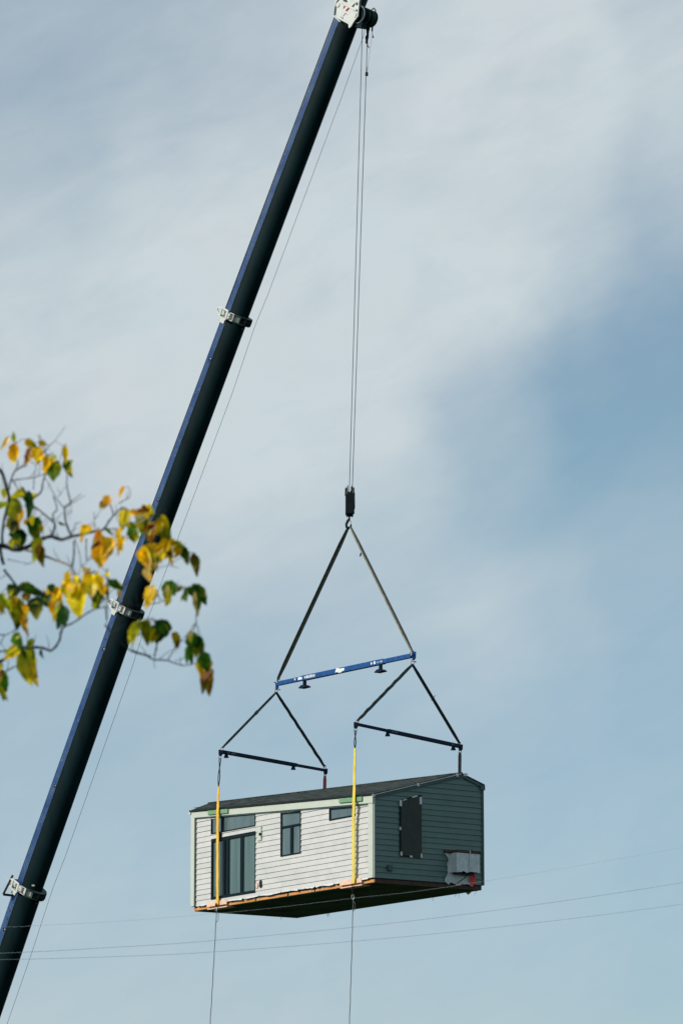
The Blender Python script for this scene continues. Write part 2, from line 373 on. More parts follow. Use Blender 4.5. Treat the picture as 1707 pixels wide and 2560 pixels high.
# dark flashing pieces
mb = MB()
for (a,b) in ((.35,1.15),(3.3,4.6),(5.2,7.2),(9.6,10.4)):
    mb.prism([(-.012,a,-.0),(-.012,b,-.0),(-.012,b-.1,-.035),(-.012,a+.2,-.05)],(.02,0,0))
build_pieces(mb, 'flashing', 'black', house)
# pale line strung lengthwise along the belly
pA = CAM+ray(1147,2214)*1; 
def on_z(px, py, z): d = ray(px,py); return CAM+d*((HN.z+z-CAM.z)/d.z)
a, b = w2h(on_z(1150,2221,-FT-.02)), w2h(on_z(618,2275,-FT-.02))

print('belly', a, b)
mb = MB()                                               # loose shreds hanging from the far lower edge
for px in (702, 824, 826, 829, 1090, 1145, 1152, 1194):
    f = (px-742)/(1205-742) if px > 742 else -(742-px)/255
    q = V3((W_-.05, L_*(1-f), -FT)) if f >= 0 else V3((W_*(1+f), L_-.05, -FT))
    mb.tube([q, q+V3((R.uniform(-.05,.05),R.uniform(-.06,.06),-R.uniform(.03,.07))), q+V3((R.uniform(-.1,.1),R.uniform(-.1,.1),-R.uniform(.08,.16)))], [.008,.006,.003], 5)
build_pieces(mb, 'loose_shred', 'black', house)
mb = MB()
q = V3((W_-.06, .55, -FT)); mb.add([q, q+V3((0,.35,0)), q+V3((0,.22,-.09)), q+V3((0,.1,-.05))], [(0,1,2,3)])
mb.build('torn_film', 'plastic', house)

# windows
def window(name, r, bars, fw=.045, depth=.035, glass='glass', frs=None, slope=True):
    y0, y1, z0, z1 = r; X = -.036; k = (H1-H0)/L_ if slope else 0; ym = (y0+y1)/2
    zt = lambda y: z1+(y-ym)*k
    fr = MB(); l, rr, b, t = frs or (fw,fw,fw,fw)        # l: far (left in view), rr: near
    def pr(mb, ya, yb, za, fb, x0, x1):                  # box with a sloping head
        mb.prism([(x0,ya,za),(x0,yb,za),(x0,yb,fb(yb)),(x0,ya,fb(ya))], (x1-x0,0,0))
    pr(fr, y0, y0+rr, z0, zt, X, .06); pr(fr, y1-l, y1, z0, zt, X, .06)
    fr.box((X,y0+rr,z0),(.06,y1-l,z0+b)); fr.prism([(X,y0+rr,zt(y0+rr)-t),(X,y1-l,zt(y1-l)-t),(X,y1-l,zt(y1-l)),(X,y0+rr,zt(y0+rr))], (.06-X,0,0))
    o = fr.build(name, 'frame', house, bevel=.004)
    for i, (ya, yb, za, zb) in enumerate(bars):
        m = MB()
        if zb is None: pr(m, ya, yb, za, lambda y: zt(y)-t*.6, X+.004+.001*i, .05)
        else: m.box((X+.004+.001*i,ya,za),(.05,yb,zb))
        m.build('mullion', 'frame', o)
    g = MB(); pr(g, y0+rr, y1-l, z0+b, lambda y: zt(y)-t, .010, .018); g.build('pane', glass, o)
    return o
y0,y1,z0,z1 = WD['transom']; f = lambda k: y1-(y1-y0)*k
window('transom_window', WD['transom'], [(f(.275),f(.225),z0+.03,None)], glass='glass2')
y0,y1,z0,z1 = WD['door']; f = lambda k: y1-(y1-y0)*k
dr = window('sliding_door', WD['door'], [(f(.315),f(.265),z0+.05,z1-.1),(f(.405),f(.34),z0+.05,z1-.1),(f(.725),f(.66),z0+.05,z1-.1)], frs=(.10,.035,.09,.12), glass='glass', slope=False)
y0,y1,z0,z1 = WD['tall']; f = lambda k: y1-(y1-y0)*k
zb = z1-(z1-z0)*.30
window('casement_window', WD['tall'], [(y0+.03,y1-.03,zb-.07,zb),(f(.59),f(.48),z0+.03,zb-.07)], glass='glass2')
window('slot_window', WD['small'], [], fw=.05, glass='glass2')
a = lw(598,2047+39); 
mb = MB(); p0 = lw(550,2086); mb.box((-.034,p0[0]-.12,WD['door'][3]-.02),(-.015,p0[0]+.02,WD['transom'][2]+.02)); mb.build('frame_link','frame',house)
# wall lamp on its mounting block
p0, p1 = lw(646.5,2068), lw(656,2101)
blk = MB(); blk.box((-.062,p1[0],p1[1]),(-.02,p0[0],p0[1])); blk = blk.build('lamp_block', 'trim', house, bevel=.004)
c_ = lw(651.5,2085,-.06); mb = MB(); mb.disc((-.06,c_[0],c_[1]),(-1,0,0),[(0,.045),(.03,.045),(.05,.02)],16); mb.tube([(-.11,c_[0],c_[1]+.03),(-.11,c_[0],c_[1]-.06)],.02,10); mb.build('wall_lamp','black',blk)
c_ = lw(654,2210); mb = MB(); mb.prism([(-.032,c_[0]+.075*cos(q),c_[1]+.14*sin(q)) for q in [2*pi*i_/20 for i_ in range(20)]],(-.02,0,0)); v_ = mb.build('hose_bib_cover','black',house)
c_ = lw(644.5,2214); mb = MB(); mb.box((-.05,c_[0]-.06,c_[1]-.09),(-.024,c_[0]+.06,c_[1]+.09)); mb.build('outlet_cover','pinkwood',house,bevel=.004)

# gable: covered trapezoid window, tape, meter box
gwn = MB(); gwn.prism([(GX0,-.03,(GZ0+.0)),(GX1,-.03,GZ0),(GX1,-.03,GZT1),(GX0,-.03,GZT0)], (0,-.018,0)); cw = gwn.build('covered_window', 'frame', house)
mb = MB(); mb.prism([(GX0+.05,-.0485,GZ0+.06),(GX1-.0,-.0485,GZ0-.02),(GX1-.02,-.0485,GZT1-.03),(GX0+.05,-.0485,GZT0-.02)], (0,-.006,0)); mb.build('dark_film', 'film', cw)
mb = MB()
def tp(x,z,w,h,sl=0): mb.prism([(x-w/2,-.056,z-h/2-sl),(x+w/2,-.056,z-h/2+sl),(x+w/2*.85,-.056,z+h/2+sl),(x-w/2,-.056,z+h/2-sl)],(0,-.004,0))
tp(GX0+.04,GZT0-.10,.10,.20); tp(GX0+.20,GZT0+.02,.16,.035,.02); tp(GX1-.28,GZT1-.09,.22,.045,.03); tp(GX1-.04,GZT1-.21,.10,.24)
tp(GX0+.02,GZ0+.92,.07,.10); tp(GX0+.06,GZ0+.09,.08,.13); tp(GX0+.45,GZ0+.02,.11,.06); tp(GX1-.02,GZ0+.07,.07,.14)
build_pieces(mb, 'tape_strip', 'tape', cw)
a = gw(966.4,2162); b = gw(977,2178); mb = MB(); mb.box((a[0],-.11,b[1]),(b[0],-.03,a[1])); mb.build('junction_box','gabletrim',house,bevel=.01)
mb = MB()                                               # taped roof corners
for (x,y,z,w) in ((-.07,-.09,H0-.06,.12),(RX0*.49,-.085,ztop_g0(RX0*.49)-.03,.10),(RX0-.20,-.085,HG-.06,.09),(RX0+.13,-.085,HG-.02,.16)):
    mb.prism([(x-w/2,y,z-.05),(x+w/2*.7,y,z-.045),(x+w/2,y,z+.045),(x-w/2*.8,y,z+.05)],(0,.02,0))
mb.box((-.13,L_-.0,H1-.14),(-.10,L_+.09,H1-.0))
build_pieces(mb, 'corner_tape', 'tape', house)
mb = MB(); mb.box((W_-.12,-.09,H1-.20),(W_+.06,-.035,H1-.04)); mb.build('eave_return','gabletrim',house)

# ------------------------------------------------------------------ wrapped unit on the gable
ub = h2w(3.3,0,.02)
unit = thing('wrapped_unit', 'grey plastic wrapped box strapped low on the teal gable wall', 'wrapped box', HN, rotz=ROT, local=True)
x0, x1 = gw(1129.4,2150,-.30)[0]-.0, gw(1199,2150,-.42)[0]
x1 = min(x1, W_-.12); x0u = x1-.95; print('unit x', x0, x1, gw(1111,2130), gw(1200,2130))
zt, zb = gw(1165,2133,-.42)[1], gw(1165,2180,-.42)[1]
# wrapped box with creased walls
mb = MB(); nx, nz = 14, 8; D0 = -.42
def wob(i,k,amp=.012): r = random.Random(i*71+k*13); return r.uniform(-amp,amp)
fp = [(x0u, -.03), (x0u, D0)] + [(x0u+(x1-x0u)*i/nx, D0) for i in range(1,nx)] + [(x1, D0), (x1, -.03)]
rows = []
for k in range(nz+1):
    z = zb+(zt-zb)*k/nz
    rows.append([V3((px_+wob(i,k), py_+wob(i+50,k,.014) if 0<i<len(fp)-1 else py_, z+(wob(i,99,.03) if k==0 else 0))) for i,(px_,py_) in enumerate(fp)])
nf = len(fp); mb.add([p for r_ in rows for p in r_], [(k*nf+i,k*nf+i+1,(k+1)*nf+i+1,(k+1)*nf+i) for k in range(nz) for i in range(nf-1)])
mb.build('wrapped_box', 'plastic', unit, smooth=True)
mb = MB(); mb.box((x0u+.03,D0+.03,zb+.02),(x1-.03,-.04,zb+.04)); mb.box((x0u+.10,D0+.14,zb-.06),(x1-.14,-.06,zb+.02)); mb.build('box_underside','black',unit)
bx0, bx1 = gw(1111,2130,-.06)[0], W_-.16
mb = MB(); mb.box((bx0,-.12,zt+.01),(bx1,-.035,zt+.12)); mb.box((x0u+.02,D0-.02,zt+.012),(x1+.03,-.125,zt+.10)); mb.build('top_board','darkwood',unit,bevel=.006)
# loose sheet hanging behind and below the box
mb = MB(); n1, n2 = 16, 14; zlow = -.02
for j in range(n2+1):
    z = zt+.0+(zlow-zt)*j/n2
    lx = bx0+.03*sin(j*.9)+.03*sin(j*.4)+wob(j,5,.02)+(.10*min(1,j/3) if j < n2-2 else .04)
    for i in range(n1+1):
        x = lx+(x1-.03-lx)*i/n1
        zz = z-(wob(i,7,.05)+.03*sin(i*.9) if j == n2 else 0)
        mb.v.append(V3((x, -.045-.02*abs(sin(i*1.1+j*.4))-wob(i,j,.008), zz)))
for j in range(n2):
    for i in range(n1): mb.f.append((j*(n1+1)+i,j*(n1+1)+i+1,(j+1)*(n1+1)+i+1,(j+1)*(n1+1)+i)); mb.m.append(0)
mb.build('loose_sheet','plastic',unit,smooth=True)
mb = MB(); xs_ = x0u+(x1-x0u)*.56
mb.ribbon([(xs_,-.10,zt+.125),(xs_,D0-.03,zt+.108),(xs_+.01,D0-.022,zt-.1),(xs_-.01,D0-.02,(zt+zb)/2),(xs_+.01,D0-.018,zb+.01)],.035,.006,(1,0,0)); mb.build('tie_strap','tape',unit)
mb = MB(); mb.ribbon([(xs_,D0+.02,zb-.0),(xs_-.12,D0+.14,zb-.20),(xs_-.30,-.09,-.01)],.03,.01,(1,0,0)); mb.build('tie_strap','black',unit)
mb = MB(); mb.box((xs_-.325,-.10,-.09),(xs_-.295,-.085,-.0)); mb.build('strap_end','tape',unit)
mb = MB(); n=6
rx0, rx1 = x1-.19, x1-.0
vs = [(rx0+(rx1-rx0)*i/n+.02*sin(j*1.7), -.15-.02*sin(i*1.4+j), .30-.32*j/6+(.03*i/n if j==0 else 0)) for j in range(7) for i in range(n+1)]
mb.add(vs,[(j*7+i,j*7+i+1,(j+1)*7+i+1,(j+1)*7+i) for j in range(6) for i in range(6)]); mb.build('red_flag','redtag',unit,smooth=True)
mb = MB(); p = V3((x1-.14,-.07,zt+.15)); mb.tube([p+V3((-.08,0,-.02)),p+V3((-.06,-.01,.03)),p,p+V3((.05,-.01,.03)),p+V3((.09,0,-.01))],.012,6); mb.build('wire_loop','black',unit)

# ------------------------------------------------------------------ edge protectors between straps and house
def pad(px0, px1, py, zlift, name='foam_pad'):
    a = lw(px0, py, -.12); b = lw(px1, py, -.12); z = (a[1]+b[1])/2+zlift
    sl = (H1-H0)/L_
    mb = MB(); ya, yb = b[0], a[0]; za = ztop_long(ya)-.10; zb_ = ztop_long(yb)-.10
    mb.prism([(-.088,ya,za-.12),(-.088,yb,zb_-.12),(-.088,yb,zb_+.035),(-.088,ya,za+.035)],(-.055,0,0))
    return mb
FS = {'yr': ROT}
def house_thing(mb, name, m, label, cat, group=None, bevel=0):
    c = sum(mb.v, V3((0,0,0)))/len(mb.v)
    me_v = [p-c for p in mb.v]; mb.v = me_v
    o = mb.build(name, m, None, bevel=bevel); o.location = h2w(*c); o.rotation_euler = (0,0,ROT)
    return tag(o, label, cat, group)
house_thing(pad(520.5,570,2032,0), 'foam_pad', 'foam', 'green foam block under the yellow strap above the sliding door', 'foam pad', 'green foam edge pads', .02)
house_thing(pad(848,905,2004,0), 'foam_pad', 'foam', 'green foam block under the yellow strap above the slot window', 'foam pad', 'green foam edge pads', .02)
def block(px0, px1, py):
    ya, yb = lw(px1,py,-.03)[0], lw(px0,py,-.03)[0]
    mb = MB(); mb.prism([(-.036,ya,-.10),(-.036,yb,-.10),(-.036,yb-.03,.055),(-.036,ya+.05,.045)],(-.03,0,0)); mb.box((-.05,ya+.01,-.195),(.3,yb-.02,-.162)); return mb
house_thing(block(519,569,2258), 'timber_block', 'pinkwood', 'pale pine block under the strap at the sliding door end', 'timber block', 'pine edge blocks')
house_thing(block(851,906,2204), 'timber_block', 'pinkwood', 'pale pine block under the strap at the teal gable end', 'timber block', 'pine edge blocks')

# ------------------------------------------------------------------ rigging
XF, XM, XB = -.16, W_/2, W_+.12
# --- hook block
apex = on_x(872,1313,XM); YH = apex.y
def hk(px, py): return at(px, py, YH)
S_ = YH/F                                                # metres per photo pixel at the hook
blockT = thing('hook_block', 'black two sheave hook block between hoist ropes and slings', 'hook block', hk(873,1320))
XV, YV, ZV = V3((1,0,0)), V3((0,1,0)), V3((0,0,1))
def rndplate(cx_px, cy0, cy1, yo, half, th):
    # vertical rounded cheek seen nearly edge-on
    c0, c1 = hk(cx_px,cy0), hk(cx_px,cy1); d = (c1-c0); pts = []
    n = 20; H = d.length/2; c = (c0+c1)/2
    for i in range(n): 
        a = 2*pi*i/n; pts.append(c+YV*(half*cos(a))+ZV*(H*(abs(sin(a))**.6)*(1 if sin(a)>=0 else -1)))
    mb = MB(); mb.prism([p-XV*th/2 for p in pts], XV*th); return mb
rndplate(865.0,1219,1288,0,.36,.05).build('cheek_plate','black',blockT,bevel=.01)
rndplate(884.0,1219,1285,0,.36,.05).build('cheek_plate','black',blockT,bevel=.01)
mb = rndplate(886.6,1232,1272,0,.30,.02); mb.build('side_highlight','steel',blockT)  # lighter side highlight of the block, built as a thin pale steel plate
mb = rndplate(862.4,1222,1240,0,.10,.02); mb.build('side_highlight','steel',blockT)  # smaller highlight at the upper left, also put in as pale steel
c = hk(874.5,1253)
for k in (-.055,.055):
    mb = MB(); mb.disc(c+XV*(k-.045),(1,0,0),[(0,.36),(.015,.38),(.03,.33),(.06,.33),(.075,.38),(.09,.36)],36); mb.build('sheave','collardark' if k<0 else 'black',blockT,smooth=True)
mb = MB(); mb.prism([hk(a_,b_)+V3((0,-.42,0)) for a_,b_ in ((867,1289),(882.5,1289),(884.5,1281),(885,1250),(883,1240),(879,1236),(869,1237),(865,1243),(863.5,1252),(863.8,1282))], (0,.05,0)); mb.box(hk(867,1238)+V3((0,-.40,-.0)), hk(869,1226)+V3((0,-.36,0))); mb.box(hk(877,1238)+V3((0,-.40,-.0)), hk(881,1222)+V3((0,-.36,0))); mb.box(hk(866,1290)+V3((0,-.14,0)), hk(883,1284)+V3((0,.14,0))); mb.build('crosshead','black',blockT,bevel=.01)
mb = MB()
for px in (869,880.5): mb.box(hk(px-1.3,1234)+V3((0,-.24,0)), hk(px+1.3,1217)+V3((0,-.2,0)))
for px in (867,880): mb.prism([hk(px-2.4,1286),hk(px+2.4,1286),hk(px+.6,1294)],(0,.1,0))
build_pieces(mb,'rope_guard','black',blockT)
mb = MB(); mb.tube([hk(873,1288),hk(873,1298)],.032,10); mb.tube([hk(873,1297),hk(869,1303),hk(865.5,1310),hk(866,1317),hk(871,1320.5),hk(876.5,1317),hk(877.5,1310)],[.035,.05,.045,.045,.05,.04,.02],10); mb.build('hook','black',blockT,smooth=True)
mb = MB(); mb.tube([hk(874.5,1299),hk(877.5,1308)],.012,6); mb.build('safety_latch','steel',blockT)

# --- slings
def two_strand(p, q, w, r, m1, m2, name, label, group, knots=(), sag=0, extra=None, tx=0, eye=.1, depthsep=0):
    p, q = V3(p), V3(q); d = (q-p).normalized(); side = d.cross(YV).normalized()
    if side.x < 0: side = -side
    T = thing(name, label, 'lifting sling', q, group)
    n = 26
    for sgn, m in ((-1,m1),(1,m2)):
        pts = []
        for i in range(n+1):
            t = i/n; open_ = min(1, t*9, (1-t)*9)
            wob_ = tx*sin(i*1.4)*r*.18
            pts.append(p.lerp(q,t)+side*(sgn*(w/2*(.35+.65*open_))+wob_)+YV*(sgn*depthsep)+ZV*(-sag*4*t*(1-t)))
        rr = [r*(1+tx*.22*sin(i*1.9+sgn*1.1)+tx*.12*sin(i*4.3)) for i in range(n+1)]
        mb = MB(); mb.tube(pts, rr, 8); mb.build('strand', m, T, smooth=True)
    mb = MB(); mb.tube([p.lerp(q,.06)+YV*.01, q.lerp(p,.06)+YV*.01], r*.42, 6); mb.build('highlight_strand','slinglit',T,smooth=True)  # highlight between the strands, built as a thin tan strand
    for (t, ln, wd, mm) in knots:
        c = p.lerp(q,t); mb = MB(); mb.bar(c-d*ln/2, c+d*ln/2, wd, wd*.8, side); mb.build('sleeve_tag', mm, T, bevel=.01)
    if extra: extra(T)
    return T
GS = 'black lifting slings of the rigging'
mL, mR = on_x(693.5,1700,XM), on_x(1031,1631,XM)
two_strand(hk(870.5,1318), mL, .082, .034, 'sling','sling','lifting_sling','long black sling from hook to left end of the blue beam',GS,knots=((.30,.16,.12,'sling'),))
def tagx(T):
    mb = MB(); a = on_x(902.5,1382,XM); b = on_x(900,1391,XM); mb.bar(a,b,.05,.02,XV); mb.build('dangling_tag','navy',T)
two_strand(hk(875.5,1317), mR, .066, .030, 'slinglit','sling','lifting_sling','black sling with one sunlit tan strand from hook to right end of the blue beam',GS,extra=tagx)
aL, aR = on_x(690.5,1731,XM), on_x(1030.5,1661,XM)
def lp(px, py, c): return on_x(px, py, c)
bLf, bLb = lp(551.5,1879,XF), lp(813.5,1926,XB)
bRf, bRb = lp(889,1810,XF), lp(1150.5,1866,XB)
def extraL(T):
    pass
two_strand(aL, lp(556.5,1869,XF), .040, .026,'sling','sling','lifting_sling','thin sling from blue beam down to far left corner of the rig',GS,knots=((.37,.13,.11,'sling'),))
two_strand(aL, lp(811,1916,XB), .044, .032,'sling','sling','lifting_sling','thick rumpled sling down to the maroon strap',GS,tx=.7)
two_strand(aR, lp(893.5,1802,XF), .048, .032,'sling','sling','lifting_sling','frayed sling with red label down toward the lemon strap',GS,knots=((.24,.10,.055,'redpaint'),),tx=.8)
def bolt(T):
    c = aR.lerp(lp(1148,1858,XB),.43); mb = MB(); mb.tube([c+V3((-.06,-.04,-.07)),c+V3((.09,-.04,.10))],.012,6); mb.build('sleeve_pin','black',T)
two_strand(aR, lp(1148,1858,XB), .046, .032,'sling','sling','lifting_sling','smooth black sling down to the right end of the rig',GS,extra=bolt)

# --- spreader beams
def shackle(T, c, s=1.0, m='steel', axis=None):
    mb = MB(); ax = axis or YV
    mb.ring(V3(c), ax, .055*s, .014*s, (pi*1.15, pi*2-.15*pi+pi*.0+.0), 12, 7, ref=XV) if False else mb.ring(V3(c), ax, .055*s, .016*s, (0,2*pi), 18, 7)
    return mb.build('shackle', m, T, smooth=True)
def text_mesh(txt, size, ital=0.0, off=0.0):
    cu = bpy.data.curves.new('t', 'FONT'); cu.body = txt; cu.size = size; cu.shear = ital; cu.offset = off; cu.extrude = .002; cu.resolution_u = 3
    cu.align_x = 'CENTER'; cu.align_y = 'CENTER'
    o = bpy.data.objects.new('t', cu); col.objects.link(o); dg = bpy.context.evaluated_depsgraph_get(); dg.update()
    me = bpy.data.meshes.new_from_object(o.evaluated_get(dg)); vs = [v.co.copy() for v in me.vertices]; fs = [tuple(p.vertices) for p in me.polygons]
    bpy.data.objects.remove(o); bpy.data.curves.remove(cu); return vs, fs
def lettering(T, name, txt, c, ex, ez, size, m='letter', ital=0., off=0., sx=1.0):
    vs, fs = text_mesh(txt, size, ital, off); mb = MB(); n = V3(ex).cross(V3(ez)).normalized()
    mb.add([V3(c)+V3(ex)*v.x*sx+V3(ez)*v.y+n*v.z for v in vs], fs); return mb.build(name, m, T)
def beam(name, label, P, Q, h, t, matn, step, hin, group, faceN):
    # outer tube from step side to one end, slimmer inner tube telescoping out
    P, Q = V3(P), V3(Q); d = (Q-P).normalized(); up = (ZV-d*ZV.dot(d)).normalized(); n = d.cross(up)
    if n.dot(V3(faceN)) < 0: n = -n
    T = thing(name, label, 'spreader beam', P, group)
    for (s0, s1, hh) in step:
        mb = MB(); a, b = P.lerp(Q,s0), P.lerp(Q,s1); mb.bar(a,b,hh,hh*t,up); mb.build('tube',matn,T,bevel=.008)
    return T, d, up, n
GB = 'spreader beams of the rigging'
P, Q = on_x(696,1709,XM), on_x(1029,1639,XM)
T, d, up, n = beam('spreader_beam','long bright blue spreader beam with white lettering',P,Q,.17,.9,'beam',((0,.185,.145),(.185,.80,.175),(.80,1,.145)),.14,GB,(-.8,-.5,0))
ln_ = (Q-P).length
def onbeam(s, v=0, o=0): return P+d*(ln_*s)+up*v+n*o
ex = d                                                   # reads left to right as seen from the camera
lettering(T,'lettering','Bigge',onbeam(.485,.012,.082),ex,up,.17,ital=.35,off=.011,sx=1.5)
lettering(T,'lettering','SB-33H-01',onbeam(.265,.0,.082),ex,up,.125,ital=.1,off=.006,sx=1.05)
def plate(s, w, h, m='letter', v=0, nm='label_plate'):
    mb = MB(); c = onbeam(s,v,.082); mb.obox(c, d*w/2, up*h/2, n*.003); mb.build(nm,m,T)
plate(.184,.26,.085); 
for s_ in (.145,.222,): 
    mb = MB(); c = onbeam(s_,0,.082); mb.prism([c-d*.06+up*.035,c+d*.06+up*.03,c-d*.0-up*.045],n*.004); mb.build('arrow_mark','letter',T)
for s_, w_, h_, m_ in ((.722,.08,.07,'letter'),(.745,.11,.09,'letter'),(.768,.05,.035,'letter'),(.785,.05,.03,'letter'),(.797-.0,.035,.08,'letter')): plate(s_,w_,h_,m_)
for s_ in (.01,.05,.085,.125,.84,.875,.915,.96): 
    mb = MB(); mb.disc(onbeam(s_,0,.066),n,[(0,.014),(.006,.014)],10); mb.build('bolt_hole','black',T)
def foot(T, c, d_, up_, s=1.0, matn='navy', stem=.16, tilt=0, wide=.24, bell=False):
    mb = MB(); c = V3(c)
    if bell:
        mb.add([c+XV*(a*.045)+YV*(b*.045) for a,b in ((-1,-1),(1,-1),(1,1),(-1,1))]+[c-ZV*.13+XV*(a*.085)+YV*(b*.085) for a,b in ((-1,-1),(1,-1),(1,1),(-1,1))],
               [(3,2,1,0),(4,5,6,7),(0,1,5,4),(1,2,6,5),(2,3,7,6),(3,0,4,7)])
    else:
        e = d_.copy(); e.z = 0; e.normalize()
        mb.bar(c, c-ZV*stem, .10, .10, e)
        b = c-ZV*stem; f2 = e.cross(ZV)
        mb.prism([b-e*wide+f2*.12-ZV*.07, b-e*.07+f2*.12+ZV*.01, b+e*.07+f2*.12+ZV*.01, b+e*wide+f2*.12-ZV*.07, b+e*wide*.8+f2*.12-ZV*.09, b-e*wide*.8+f2*.12-ZV*.09], -f2*.24)
    return mb.build('foot', matn, T, bevel=.006)
foot(T, onbeam(.205,-.10), d, up, matn='navy'); foot(T, onbeam(.775,-.10), d, up, matn='navy')
def endplate(T, c, dz, h, m, w=.12, tdir=XV):
    mb = MB(); c = V3(c)
    mb.prism([c+V3((-w*.45,-.06,.06)),c+V3((w*.55,-.06,.06)),c+V3((w*.5,-.06,-h*.7)),c+V3((w*.1,-.06,-h)),c+V3((-w*.35,-.06,-h)),c+V3((-w*.45,-.06,-h*.5))],(0,.12,0))
    return mb.build('end_bracket', m, T, bevel=.008)
endplate(T, on_x(692.5,1712,XM), 0, .17, 'beam'); endplate(T, on_x(1034,1634,XM), 0, .22, 'beam', w=.14)
shackle(T, on_x(696,1700,XM), 1.1); shackle(T, on_x(690.5,1728,XM), 1.0); shackle(T, on_x(1029,1630,XM), 1.1); shackle(T, on_x(1030.8,1657,XM), 1.0)
mb = MB(); 
for (px,py) in ((687,1706),(698,1724),(1037,1654)): mb.tube([on_x(px-1,py,XM),on_x(px+2,py+.5,XM)],.02,6)
build_pieces(mb,'bracket_pin','black',T)
mb = MB(); mb.obox(on_x(1027.5,1635,XM-.12),XV*.02,YV*.02,ZV*.05); mb.obox(on_x(1027.5,1650,XM-.12),XV*.018,YV*.02,ZV*.05); mb.obox(on_x(688,1722,XM-.12),XV*.018,YV*.02,ZV*.05); build_pieces(mb,'wear_pad','pinkwood',T)

def lowbeam(P, Q, steps, label, feet, marks):
    T, d, up, n = beam('spreader_beam', label, P, Q, .12, .9, 'navy', steps, .1, GB, (.5,-.8,0))
    ln_ = (Q-P).length
    for s_ in feet: foot(T, P+d*(ln_*s_)-up*.05, d, up, matn='navy', bell=True)
    for s_, w_ in marks:
        for k in range(int(w_/.05)):
            mb = MB(); mb.obox(P+d*(ln_*s_+k*.055)+n*.062, d*R.uniform(.012,.022), up*R.uniform(.015,.035), n*.003); mb.build('faded_mark','letterdim',T)
    for E_, sg in ((P,1),(Q,1)):
        endplate(T, E_, 0, .15, 'navy', w=.15)
    return T, d, up, n
T1,_,_,_ = lowbeam(bLf,bLb,((0,.72,.125),(.72,1,.095)),'dark navy cross beam over the far end of the roof',(.055,.69),((.06,.1),(.10,.2)))
shackle(T1,lp(555,1872,XF),.9); shackle(T1,lp(550.5,1893,XF),.9); shackle(T1,lp(811,1916,XB),.9); shackle(T1,lp(812,1938,XB),.8)
T2,_,_,_ = lowbeam(bRf,bRb,((0,.30,.095),(.30,1,.125)),'dark navy cross beam over the teal gable end',(.30,.93),((.33,.25),(.91,.15)))
shackle(T2,lp(893,1803,XF),.9); shackle(T2,lp(888,1824,XF),.9); shackle(T2,lp(1147,1858,XB),.9); shackle(T2,lp(1149,1879,XB),.9)

# --- yellow straps on the front, short straps behind
def strap(pts_px, c, name, label, mtop, mstr, bottom, group, split):
    pts = [lp(px,py,cc) for (px,py,cc) in pts_px]
    T = thing(name, label, 'lifting strap', pts[-1], group)
    # upper twisted dark cover
    n = 14; up = [pts[0].lerp(pts[1], i/n) for i in range(n+1)]
    for sg in (-1,1):
        mb = MB(); mb.tube([p+XV*(sg*.028*abs(cos(i*.33)))+YV*(sg*.02*sin(i*.5)) for i,p in enumerate(up)], .017, 6); mb.build('cover_strand', mtop, T, smooth=True)
    lo = []; w = []
    segs = pts[1:]
    for a, b in zip(segs[:-1], segs[1:]):
        for i in range(12): lo.append(a.lerp(b, i/12)+XV*.004*sin(len(lo)*.9)); w.append(.08+.075*min(1,len(lo)/10)+.008*sin(len(lo)*.55))
    lo.append(segs[-1]); w.append(.13)
    mb = MB(); mb.ribbon(lo, w, .022, hU); mb.build('webbing', mstr, T, smooth=False, bevel=.006)
    return T, pts
GY = 'yellow straps under the house'
s1, p1 = strap([(550.5,1895,XF),(546.5,1966,XF),(544.5,2032,XF-.03),(544.3,2100,-.13),(544,2180,-.13),(544,2263,-.10)],XF,'lifting_strap','golden yellow strap running down over the sliding glass door','sling','yellow',None,GY,0)
s2, p2 = strap([(888.3,1826,XF),(887,1870,XF),(884.5,2004,XF-.04),(883.3,2060,-.15),(883.3,2130,-.15),(883.6,2208,-.12)],XF,'lifting_strap','lemon yellow strap running down past the slot window','sling','yellow2',None,GY,0)
def shortstrap(pts, m, label, w):
    pts = [V3(p) for p in pts]; T = thing('lifting_strap', label, 'lifting strap', pts[-1], 'short straps behind the house')
    for sg in (-1,1):
        mb = MB(); mb.tube([p+XV*sg*w*(.35+.65*min(1,i/2)) for i,p in enumerate(pts)], .03, 8); mb.build('strand', m, T, smooth=True)
def seg(a,b,n=8): return [a.lerp(b,i/n) for i in range(n+1)]
e1 = h2w(W_+.12, w2h(bLb).y, 3.0); e2 = h2w(W_+.12, w2h(bRb).y, 2.6)
shortstrap(seg(lp(812,1939,XB),lp(811.3,1976,XB))+seg(lp(811.3,1976,XB),e1,3)[1:],'red','short maroon strap dropping behind the dark roof',.03)
shortstrap(seg(lp(1149,1881,XB),lp(1148.4,1934,XB),14)+seg(lp(1148.4,1934,XB),e2,3)[1:],'darkred','short black and red strap dropping at the gable peak',.026)

